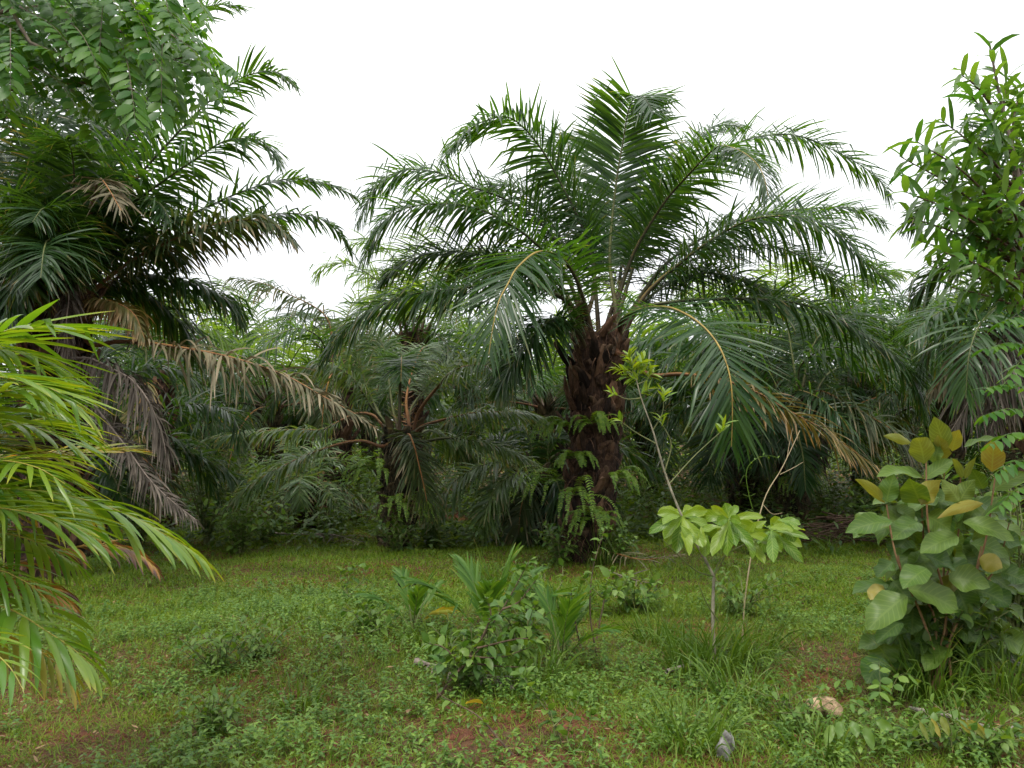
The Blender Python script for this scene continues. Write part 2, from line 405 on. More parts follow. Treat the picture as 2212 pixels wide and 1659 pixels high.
def bark_mat(name, c0, c1, c2, tipc):
    m = bpy.data.materials.new(name); m.use_nodes = True
    t = m.node_tree; L = t.links.new; pr = t.nodes['Principled BSDF']
    at_ = _n(t, 'ShaderNodeAttribute', attribute_name='lv'); se = _n(t, 'ShaderNodeSeparateColor'); L(at_.outputs['Color'], se.inputs[0])
    tco = _n(t, 'ShaderNodeTexCoord'); mp = _n(t, 'ShaderNodeMapping'); mp.inputs['Scale'].default_value = (1, 1, .35); L(tco.outputs['Object'], mp.inputs[0])
    no = _n(t, 'ShaderNodeTexNoise'); no.inputs['Scale'].default_value = 24; no.inputs['Detail'].default_value = 8; no.inputs['Roughness'].default_value = .7; L(mp.outputs[0], no.inputs['Vector'])
    ad = _n(t, 'ShaderNodeMath', operation='MULTIPLY_ADD'); L(se.outputs[0], ad.inputs[0]); ad.inputs[1].default_value = .55; ad.inputs[2].default_value = -.27
    a2 = _n(t, 'ShaderNodeMath', operation='ADD'); L(ad.outputs[0], a2.inputs[0]); L(no.outputs['Fac'], a2.inputs[1])
    r = _n(t, 'ShaderNodeValToRGB'); r.color_ramp.elements[0].position = .3; r.color_ramp.elements[0].color = (*c0, 1); r.color_ramp.elements[1].position = .75; r.color_ramp.elements[1].color = (*c2, 1)
    e = r.color_ramp.elements.new(.5); e.color = (*c1, 1); L(a2.outputs[0], r.inputs[0])
    mr = _n(t, 'ShaderNodeMapRange'); mr.clamp = True; L(se.outputs[1], mr.inputs[0]); mr.inputs[1].default_value = .72; mr.inputs[2].default_value = 1.0; mr.inputs[4].default_value = .75
    mx = _n(t, 'ShaderNodeMix', data_type='RGBA'); L(mr.outputs[0], mx.inputs[0]); L(r.outputs[0], mx.inputs[6]); mx.inputs[7].default_value = (*tipc, 1)
    L(mx.outputs[2], pr.inputs['Base Color']); pr.inputs['Roughness'].default_value = .9; pr.inputs['Specular IOR Level'].default_value = .2
    bp = _n(t, 'ShaderNodeBump'); bp.inputs['Strength'].default_value = 1.0; bp.inputs['Distance'].default_value = .02; L(no.outputs['Fac'], bp.inputs['Height']); L(bp.outputs[0], pr.inputs['Normal'])
    return m


M['bark_palm'] = bark_mat('palm_trunk_fibre', (0.010, 0.006, 0.005), (0.038, 0.022, 0.015), (0.125, 0.070, 0.043), (0.12, 0.078, 0.050))
M['bark_moss'] = bark_mat('palm_trunk_mossy', (0.010, 0.010, 0.006), (0.034, 0.030, 0.015), (0.085, 0.062, 0.032), (0.09, 0.075, 0.045))


def ground_mat():
    m = bpy.data.materials.new('red_soil_and_litter'); m.use_nodes = True
    t = m.node_tree; L = t.links.new; pr = t.nodes['Principled BSDF']
    tco = _n(t, 'ShaderNodeTexCoord')
    a = _n(t, 'ShaderNodeTexNoise'); a.inputs['Scale'].default_value = 0.9; a.inputs['Detail'].default_value = 8; L(tco.outputs['Object'], a.inputs['Vector'])
    b = _n(t, 'ShaderNodeTexNoise'); b.inputs['Scale'].default_value = 22; b.inputs['Detail'].default_value = 8; b.inputs['Roughness'].default_value = 0.7; L(tco.outputs['Object'], b.inputs['Vector'])
    r1 = _n(t, 'ShaderNodeValToRGB')
    for p, c in ((0.3, (0.060, 0.022, 0.012)), (0.7, (0.185, 0.070, 0.036))):
        e = r1.color_ramp.elements[0 if p < .5 else 1]; e.position = p; e.color = (*c, 1)
    L(b.outputs['Fac'], r1.inputs[0])
    r2 = _n(t, 'ShaderNodeValToRGB')
    for p, c in ((0.3, (0.050, 0.030, 0.016)), (0.7, (0.13, 0.085, 0.045))):
        e = r2.color_ramp.elements[0 if p < .5 else 1]; e.position = p; e.color = (*c, 1)
    L(b.outputs['Fac'], r2.inputs[0])
    mr = _n(t, 'ShaderNodeMapRange'); mr.clamp = True; L(a.outputs['Fac'], mr.inputs[0]); mr.inputs[1].default_value = 0.44; mr.inputs[2].default_value = 0.58
    mx = _n(t, 'ShaderNodeMix', data_type='RGBA'); L(mr.outputs[0], mx.inputs[0]); L(r1.outputs[0], mx.inputs[6]); L(r2.outputs[0], mx.inputs[7])
    L(mx.outputs[2], pr.inputs['Base Color']); pr.inputs['Roughness'].default_value = 0.95; pr.inputs['Specular IOR Level'].default_value = 0.15
    bp = _n(t, 'ShaderNodeBump'); bp.inputs['Strength'].default_value = 0.9; bp.inputs['Distance'].default_value = 0.04
    L(b.outputs['Fac'], bp.inputs['Height']); L(bp.outputs[0], pr.inputs['Normal'])
    return m


# ------------------------------------------------------------------ ground sheet to the horizon
def make_ground():
    g = np.linspace(-1, 1, 241)
    xs = np.sinh(g * 5.6) / math.sinh(5.6) * 400
    ys = np.sinh(g * 5.6) / math.sinh(5.6) * 400 + 6
    X, Y = np.meshgrid(xs, ys, indexing='ij')
    v = np.stack([X, Y, gh(X, Y)], -1)
    n = len(g)
    i, j = np.meshgrid(np.arange(n - 1), np.arange(n - 1), indexing='ij')
    b = i * n + j
    MB().add(v, np.stack([b, b + n, b + n + 1, b + 1], -1)).build('ground', ground_mat())['kind'] = 'structure'


make_ground()


# ------------------------------------------------------------------ palm fronds
def frond_geo(P, rng, L=0.8, W=0.036, n=140, p0=0.2, droop=0.45, a0=72, a1=26, fold=0.22, seg=5, c=3, roll=0.0, rollt=0.0, r0=0.055,
              out=None, ranks=(32, 8, -16), vj=8, kinkp=0.22, prof='lance', jit=1.0, Lp=None, spines=True, lenj=0.14, miss=0.04, aj=3.5, tws=.35):
    pts, T, length = spline(P, 60)
    o = np.array(out, float) if out is not None else (pts[-1] - pts[0]) * np.array([1, 1, 0])
    if np.linalg.norm(o) < 0.05: o = np.array([1., 0, 0])
    o = o / np.linalg.norm(o)
    S = np.broadcast_to(np.cross(o, Z), T.shape)
    S = nrm(S - (S * T).sum(-1, keepdims=True) * T); N = np.cross(S, T)
    ts = np.linspace(0, 1, 60)
    ra = np.radians(roll + rollt * ts)[:, None]
    S, N = S * np.cos(ra) + N * np.sin(ra), N * np.cos(ra) - S * np.sin(ra)
    R = np.interp(ts, [0, .05, max(p0, .06), .6, 1], [1.0, .62, .42, .22, .06]) * r0
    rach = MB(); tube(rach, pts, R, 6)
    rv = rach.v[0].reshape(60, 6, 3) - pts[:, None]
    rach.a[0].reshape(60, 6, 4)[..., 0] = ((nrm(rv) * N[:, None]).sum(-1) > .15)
    leaf = MB()
    for side in (-1, 1):
        lt = (np.arange(n) + rng.uniform(-.4, .4, n) * jit) / n
        lt = np.clip(lt, 0, 0.995)
        keep = rng.random(n) > miss
        lt = lt[keep]; m = len(lt)
        t = p0 + (1 - p0) * lt
        f = lambda A: np.stack([np.interp(t, ts, A[:, k]) for k in range(3)], 1)
        B, Tt, St, Nt = f(pts), nrm(f(T)), nrm(f(S)), nrm(f(N))
        a = np.radians(np.interp(lt, [0, .15, .7, 1], [a0, a0 - 4, (a0 + a1) / 2 + 4, a1]) + rng.normal(0, aj, m) * jit)
        v = np.radians(np.array(ranks)[rng.integers(0, len(ranks), m)] + rng.normal(0, vj, m))
        D = np.cos(a)[:, None] * Tt + np.sin(a)[:, None] * (side * np.cos(v)[:, None] * St + np.sin(v)[:, None] * Nt)
        lp = np.interp(lt, *(Lp or ([0, .12, .4, .75, 1], [.36, .74, 1, .8, .34])))
        ll = L * lp * (1 + rng.normal(0, lenj, m)).clip(.5, 1.25)
        ww = W * np.interp(lt, [0, .3, .8, 1], [.7, 1, .85, .5]) * rng.uniform(.8, 1.15, m)
        dr = droop * rng.uniform(.45, 1.5, m)
        kk = np.where(rng.random(m) < kinkp, rng.uniform(.3, 1, m), 0)
        strips(leaf, B + side * St * np.interp(t, ts, R)[:, None] * .8, D, Tt, ll, ww, rng, seg, c, prof, dr, kk, fold, rng.normal(0, tws, m), lt)
    if spines:
        k = 12
        for side in (-1, 1):
            t = rng.uniform(.06, p0, k)
            f = lambda A: np.stack([np.interp(t, ts, A[:, q]) for q in range(3)], 1)
            D = nrm(f(T) * .6 + side * f(S))
            strips(rach, f(pts) + side * f(S) * np.interp(t, ts, R)[:, None], D, f(T), rng.uniform(.06, .16, k), .012, rng, 2, 2, 'blade', .1)
    return leaf, rach


STATE = {
    'g': ('palm', 'rachis_g', {}), 'k': ('palm_dark', 'rachis_g', {}), 'y': ('palm', 'rachis_y', {}), 'b': ('palm_bright', 'rachis_g', {}),
    's': ('palm_grey', 'rachis_g', {}), 'm': ('palm_grey', 'rachis_o', dict(droop=.7)),
    'o': ('palm_old', 'rachis_o', dict(droop=.9)), 'q': ('palm_yellow', 'rachis_o', dict(droop=.8)),
    't': ('palm_dry', 'rachis_o', dict(droop=1.5, W=.034, miss=.16, lenj=.3, vj=24, aj=11, tws=1.0)), 'd': ('palm_dead', 'rachis_d', dict(droop=2.4, W=.024, kinkp=.4, miss=.16, lenj=.3, vj=24, aj=12, tws=1.1)),
}
PART_LABEL = {'o': 'browning old frond', 'q': 'yellowing frond with orange midrib', 't': 'dry tan frond hanging off the palm', 'd': 'dead grey frond hanging down'}


def px_frond(root, origin, depth, pl, state, rng, **kw):
    """a frond whose midrib passes through measured points (photo x, y, metres behind the crown)"""
    P = [at(p[0], p[1], depth + p[2]) for p in pl]
    top = kw.pop('top', None); tr = kw.pop('tr', .3)
    if top is not None:
        o = (P[min(3, len(P) - 1)] - top) * np.array([1, 1, 0]); o = o / max(np.linalg.norm(o), 1e-3)
        o = nrm(o + np.array([rng.normal(0, .5), rng.normal(0, .5), 0]))
        low = max(0.0, 1 - (P[1][2] - top[2]))
        P[0] = top + o * tr * rng.uniform(.5, .8) - Z * (.12 + .3 * min(low, 1) * rng.random())
        P.insert(1, P[0] + (P[1] - P[0]) * .3 + Z * np.linalg.norm(P[1] - P[0]) * .07)
    mat, rm, d = STATE[state]
    a = dict(d); a.update(kw)
    leaf, rach = frond_geo(P, rng, **a)
    o = leaf.build('frond', M[mat], root, origin)
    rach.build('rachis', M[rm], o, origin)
    if state in PART_LABEL: o['label'] = PART_LABEL[state]
    return o


def trunk_mb(p0, p1, r0, r1, rng, boots=110, fibres=140, bl=0.2):
    p0 = np.asarray(p0, float); p1 = np.asarray(p1, float)
    mb = MB(); m = 26
    s = np.linspace(0, 1, m)[:, None]
    bend = np.stack([.05 * np.sin(s[:, 0] * 3), .04 * np.sin(s[:, 0] * 4 + 1), 0 * s[:, 0]], 1)
    pts = p0 + (p1 - p0) * s + bend * (1 - s) * s * 2
    rad = r0 + (r1 - r0) * s[:, 0]
    th = np.linspace(0, 2 * np.pi, 20, endpoint=False)
    rr = rad[:, None] * .84 * (1 + .09 * rng.standard_normal((m, 20)))
    v = pts[:, None] + np.stack([np.cos(th)[None] * rr, np.sin(th)[None] * rr, 0 * rr], -1)
    i, j = np.meshgrid(np.arange(m - 1), np.arange(20), indexing='ij')
    f = np.stack([i * 20 + j, i * 20 + (j + 1) % 20, (i + 1) * 20 + (j + 1) % 20, (i + 1) * 20 + j], -1)
    mb.add(v, f)
    cube = np.array([[0, 1, 3, 2], [4, 6, 7, 5], [0, 4, 5, 1], [2, 3, 7, 6], [0, 2, 6, 4], [1, 5, 7, 3]])
    for k in range(boots):
        u = (k + rng.random()) / boots
        if rng.random() < .1 * (1 - u): continue
        an = k * 2.39996 + rng.normal(0, .2)
        c = np.array([np.interp(u, s[:, 0], pts[:, q]) for q in range(3)])
        R = np.interp(u, s[:, 0], rad)
        o = np.array([math.cos(an), math.sin(an), 0]); sd_ = np.array([-o[1], o[0], 0])
        ln = bl * rng.uniform(.5, 1.7) * (1 + .5 * u); wd = .088 * rng.uniform(.6, 1.35); th_ = .036
        up = nrm(np.array([0, 0, 1.0]) + o * rng.uniform(.15, .9) + sd_ * rng.normal(0, .3))
        b = c + o * R * rng.uniform(.74, .93) + Z * rng.normal(0, .05)
        ou = nrm(o - up * (o @ up))
        tw = rng.normal(0, .35)
        a_, b_ = sd_ * math.cos(tw) + ou * math.sin(tw), ou * math.cos(tw) - sd_ * math.sin(tw)
        q_ = [b - up * .04, b + up * ln * .35 + o * .01, b + up * ln * .7 - o * .008 + sd_ * rng.normal(0, .015), b + up * ln - o * .02 + sd_ * rng.normal(0, .03)]
        ring = []
        for e, (pw, pt) in enumerate(((1.15, 1.1), (.9, .95), (.7, .7), (.2 + .4 * rng.random(), .25))):
            for (x_, y_) in ((-1, -.5), (-.45, .75), (.45, .75), (1, -.5), (.4, -1), (-.4, -1)):
                ring.append(q_[e] + a_ * wd * pw * x_ + b_ * th_ * pt * y_ + rng.normal(0, .007, 3))
        f_ = [(r * 6 + j_, r * 6 + (j_ + 1) % 6, (r + 1) * 6 + (j_ + 1) % 6, (r + 1) * 6 + j_) for r in range(3) for j_ in range(6)]
        f_ += [(18, 19, 20, 21), (18, 21, 22, 23)]
        ra_ = np.zeros((24, 4)); ra_[:, 0] = rng.random(); ra_[:, 1] = np.repeat([0, .35, .7, 1], 6) if rng.random() < .6 else .3
        mb.add(ring, f_, ra_)
    if fibres:
        u = rng.random(fibres); an = rng.uniform(0, 2 * np.pi, fibres)
        c = np.stack([np.interp(u, s[:, 0], pts[:, q]) for q in range(3)], 1)
        R = np.interp(u, s[:, 0], rad)
        o = np.stack([np.cos(an), np.sin(an), 0 * an], 1); sd_ = np.stack([-o[:, 1], o[:, 0], 0 * an], 1)
        D = o * rng.uniform(.2, .9, fibres)[:, None] + Z * rng.uniform(-.8, 1, fibres)[:, None] + sd_ * rng.normal(0, .4, fibres)[:, None]
        strips(mb, c + o * (R * .9)[:, None], D, sd_, rng.uniform(.08, .34, fibres), rng.uniform(.006, .02, fibres), rng, 3, 2, 'blade', rng.uniform(.5, 3, fibres))
    return mb


def px_palm(label, depth, base, crown, tr0, tr1, fronds, seed, bark='bark_palm', group=None, boots=170, name='oil_palm', bl=.2, **kw):
    rng = np.random.default_rng(seed)
    b = gpt(*base) if len(base) == 2 else np.array(base, float)
    b = np.array([b[0], depth, float(gh(b[0], depth))]) if len(base) == 2 else b
    x = at(base[0], base[1], depth)[0] if len(base) == 2 else b[0]
    b = np.array([x, depth, float(gh(x, depth))])
    root = empty(name, b, label, 'palm tree', group)
    top = at(crown[0], crown[1], depth)
    trunk_mb(b - Z * .1, top, tr0, tr1, rng, boots, 800, bl).build('trunk', M[bark], root, b, smooth=False)
    for f in fronds:
        a = dict(top=top, tr=tr1); a.update(kw); a.update(f[2] if len(f) > 2 else {})
        if f[0] in 'gkyb' and seed != 11 and 'droop' in a: a['droop'] *= .7
        px_frond(root, b, depth, f[1], f[0], rng, **a)
    return root


# the tall palm that fills the middle of the picture
px_palm('tallest oil palm in the middle with thick bristly brown trunk and full dark green crown', 11.1, (1264, 1200), (1294, 722), .345, .39, [
    ('g', [(1298, 715, 0), (1285, 610, .1), (1262, 501, .2), (1203, 380, .3), (1160, 309, .25), (1109, 258, .1), (1066, 255, -.1), (1016, 278, -.4), (969, 325, -.8)], dict(L=.9, ranks=(16, 0, -10), W=.04, droop=0.28)),
    ('g', [(1303, 715, 0), (1317, 555, .1), (1329, 412, .2), (1345, 310, .15), (1362, 225, -.1), (1388, 208, -.5), (1412, 245, -.9)], dict(out=(.15, 1, 0), droop=0.22, L=.9, ranks=(16, 0, -10), W=.04)),
    ('y', [(1316, 715, 0), (1331, 666, 0), (1365, 555, -.05), (1429, 446, -.25), (1483, 382, -.5), (1544, 321, -.9), (1578, 318, -1.15), (1618, 338, -1.5), (1646, 372, -1.75), (1660, 425, -1.9)], dict(L=.8, droop=.35, out=(.5, -1, 0), ranks=(14, 0, -12))),
    ('g', [(1310, 712, 0), (1395, 500, .35), (1490, 365, .6), (1591, 310, .7), (1659, 292, .7), (1727, 294, .7), (1795, 322, .6), (1845, 348, .5), (1896, 385, .4), (1923, 425, .3)], dict(droop=0.46)),
    ('y', [(1322, 712, 0), (1400, 630, -.1), (1480, 560, -.2), (1540, 517, -.3), (1591, 487, -.4), (1642, 470, -.45), (1710, 467, -.5), (1761, 477, -.5), (1811, 504, -.55), (1845, 538, -.6), (1879, 575, -.6), (1916, 604, -.6)], dict(droop=0.50, L=.9)),
    ('g', [(1315, 712, .2), (1450, 560, .7), (1600, 475, 1.1), (1750, 450, 1.3), (1850, 450, 1.3), (1908, 482, 1.2)], dict(droop=0.31, L=.8)),
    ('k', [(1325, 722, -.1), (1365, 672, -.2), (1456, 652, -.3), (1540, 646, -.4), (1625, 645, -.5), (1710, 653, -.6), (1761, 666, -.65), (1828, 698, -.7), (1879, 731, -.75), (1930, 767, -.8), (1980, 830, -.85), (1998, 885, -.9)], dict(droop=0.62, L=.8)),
    ('y', [(1318, 725, -.2), (1345, 690, -.5), (1388, 668, -1.0), (1439, 664, -1.6), (1483, 680, -2.1), (1517, 704, -2.45), (1543, 733, -2.7), (1562, 766, -2.85), (1576, 810, -2.95), (1581, 850, -2.98), (1582, 900, -2.96), (1580, 965, -2.9)], dict(L=.98, droop=.16, p0=.16, ranks=(12, 0, -12), n=96, W=.042, out=(.1, -1, 0), a0=68, a1=22)),
    ('y', [(1280, 722, -.2), (1262, 650, -.5), (1235, 585, -.8), (1203, 552, -1.1), (1160, 545, -1.4), (1117, 579, -1.8), (1098, 612, -2), (1078, 650, -2.15), (1066, 700, -2.25), (1056, 765, -2.3)], dict(L=.95, droop=.3, p0=.2, ranks=(12, 0, -12), n=96, W=.044, out=(-.2, -1, 0), a0=66, a1=20)),
    ('k', [(1275, 725, -.2), (1235, 660, -.5), (1160, 618, -.8), (1080, 612, -1.0), (988, 624, -1.15), (910, 632, -1.25), (852, 647, -1.3), (793, 675, -1.35), (746, 712, -1.4), (700, 772, -1.4)], dict(droop=0.59, L=.8)),
    ('g', [(1285, 715, .1), (1240, 580, .35), (1164, 478, .5), (1086, 428, .55), (1008, 400, .5), (949, 374, .4), (891, 366, .3), (844, 378, .2), (813, 403, .1), (793, 436, 0), (777, 478, -.1)], dict(droop=0.50, L=.9)),
    ('g', [(1283, 718, 0), (1225, 600, -.2), (1145, 515, -.4), (1066, 465, -.5), (1008, 445, -.55), (949, 440, -.6), (891, 446, -.65), (852, 462, -.7), (824, 485, -.7), (805, 522, -.7), (789, 560, -.7)], dict(droop=0.56, L=.8)),
    ('k', [(1282, 722, .1), (1215, 622, .2), (1125, 575, .3), (1008, 545, .3), (949, 545, .3), (891, 559, .25), (852, 580, .2), (826, 606, .2)], dict(droop=0.43, L=.84)),
    ('k', [(1262, 765, -.25), (1245, 715, -.45), (1201, 689, -.7), (1161, 715, -.95), (1128, 755, -1.1), (1103, 795, -1.2), (1083, 828, -1.25)], dict(droop=0.56, L=.84)),
    ('g', [(1308, 712, .2), (1385, 530, .7), (1440, 400, 1.0), (1490, 315, 1.2), (1545, 272, 1.4), (1605, 275, 1.6)], dict(droop=0.31)),
    ('g', [(1298, 712, .2), (1278, 540, .6), (1250, 410, .9), (1228, 320, 1.3), (1225, 290, 1.8), (1235, 300, 2.2)], dict(out=(-.2, 1, 0), droop=0.31)),
    ('k', [(1318, 718, .1), (1405, 640, .4), (1456, 607, .6), (1530, 590, .8), (1620, 610, .9), (1690, 660, 1.0)], dict(droop=0.50, L=.8)),
    ('k', [(1285, 715, .2), (1200, 620, .9), (1110, 560, 1.4), (1000, 580, 1.7), (930, 640, 1.8)], dict(droop=0.50)),
    ('k', [(1306, 715, .2), (1345, 560, .9), (1385, 450, 1.5), (1420, 420, 2.1), (1450, 460, 2.6)], dict(droop=0.37)),
    ('g', [(1296, 712, .2), (1240, 580, .7), (1190, 480, 1.1), (1130, 410, 1.4), (1070, 400, 1.6), (1030, 430, 1.7)], dict(droop=.35, L=.86)),
    ('k', [(1318, 715, .2), (1430, 600, .8), (1540, 545, 1.2), (1660, 530, 1.5), (1760, 570, 1.6), (1830, 640, 1.6)], dict(droop=.45, L=.86)),
    ('q', [(1330, 800, -.1), (1402, 809, -.25), (1468, 808, -.4), (1530, 815, -.6), (1590, 830, -.75), (1640, 850, -.85), (1689, 879, -.95), (1733, 903, -1.0), (1778, 927, -1.05), (1813, 954, -1.1), (1852, 980, -1.15), (1892, 1012, -1.2)], dict(L=.66, droop=0.50, p0=.3, n=72)),
], 11, p0=.24, r0=.062, n=185, W=.032)

# the shorter palm left of it
px_palm('shorter oil palm with orange petioles and browning fronds, left of the tallest palm', 12.3, (846, 1178), (866, 930), .23, .25, [
    ('y', [(868, 922, 0), (864, 850, -.1), (865, 795, -.4), (867, 772, -.8), (867, 788, -1.15), (866, 825, -1.4)], dict(out=(0, -1, 0), L=.5, droop=.3, p0=.45)),
    ('m', [(880, 922, 0), (905, 890, -.1), (946, 835, -.3), (983, 799, -.6), (1037, 788, -.9), (1070, 806, -1.1), (1085, 839, -1.3), (1086, 880, -1.4)], dict(L=.52, droop=.7)),
    ('m', [(885, 932, 0), (906, 925, -.1), (953, 908, -.2), (1019, 893, -.3), (1092, 890, -.4), (1147, 897, -.45), (1185, 914, -.5)], dict(L=.5, droop=.8)),
    ('s', [(885, 938, -.1), (917, 954, -.2), (964, 946, -.3), (1019, 952, -.4), (1074, 966, -.5), (1121, 985, -.55), (1160, 1001, -.6)], dict(L=.5, droop=.7)),
    ('o', [(872, 930, -.15), (882, 938, -.35), (895, 966, -.55), (906, 1010, -.6), (917, 1057, -.6), (928, 1118, -.55)], dict(L=.6, droop=.7, p0=.1)),
    ('m', [(850, 955, -.1), (820, 964, -.2), (785, 953, -.25), (738, 958, -.3), (667, 981, -.4), (609, 1008, -.5), (571, 1028, -.55), (506, 1075, -.6), (484, 1095, -.6)], dict(L=.5, droop=.8)),
    ('m', [(850, 932, .1), (810, 900, .2), (775, 893, .25), (740, 907, .3), (697, 928, .3), (653, 928, .3), (594, 930, .3), (535, 934, .3), (477, 943, .3), (442, 950, .3)], dict(L=.46, droop=.9)),
    ('s', [(852, 925, .1), (811, 879, .3), (789, 828, .4), (775, 770, .5), (757, 720, .5), (730, 700, .5)], dict(L=.5)),
    ('s', [(860, 922, .1), (848, 882, .3), (838, 810, .5), (828, 750, .6), (805, 710, .7), (775, 700, .8)], dict(L=.5)),
    ('s', [(876, 922, .1), (890, 880, .4), (924, 835, .7), (953, 800, .8), (1000, 775, .9), (1050, 780, 1.0)], dict(L=.5)),
    ('s', [(855, 930, 0), (804, 882, -.1), (764, 820, -.2), (713, 788, -.3), (670, 792, -.4), (640, 815, -.4)], dict(L=.6, droop=.9)),
    ('m', [(870, 922, .1), (878, 860, .4), (895, 790, .8), (915, 750, 1.2), (940, 745, 1.6)], dict(L=.5)),
    ('s', [(872, 935, .2), (930, 930, .7), (990, 960, 1.0), (1040, 1010, 1.2)], dict(L=.55, droop=1.2)),
], 12, boots=90, bark='bark_moss', bl=.14, W=.028, n=100, r0=.05, p0=.36)

# stubby young palm further left
px_palm('stubby young oil palm with short dark trunk behind the leafy weeds', 14.2, (664, 1152), (664, 1050), .2, .19, [
    ('s', [(664, 1045, -.1), (655, 1028, -.4), (648, 1040, -.6), (648, 1075, -.7), (650, 1095, -.7)], dict(out=(0, -1, 0))),
    ('s', [(668, 1048, -.1), (690, 1042, -.3), (711, 1062, -.5), (730, 1098, -.6), (728, 1148, -.6)], {}),
    ('o', [(670, 1048, 0), (700, 1040, 0), (740, 1058, 0), (772, 1080, 0), (795, 1105, 0)], {}),
    ('s', [(668, 1045, .1), (690, 1010, .2), (741, 995, .4), (779, 996, .5), (820, 1015, .6)], {}),
    ('s', [(660, 1045, .1), (640, 1015, .2), (600, 1000, .3), (560, 1015, .4), (530, 1045, .4)], {}),
    ('s', [(664, 1045, .1), (660, 1000, .3), (640, 965, .5), (610, 950, .7)], {}),
    ('s', [(666, 1045, .1), (675, 1000, .3), (700, 965, .5), (730, 950, .7)], {}),
    ('o', [(658, 1048, -.1), (635, 1050, -.3), (610, 1075, -.4), (595, 1120, -.4)], {}),
], 13, boots=40, bl=.12, L=.48, W=.03, n=46, r0=.03)

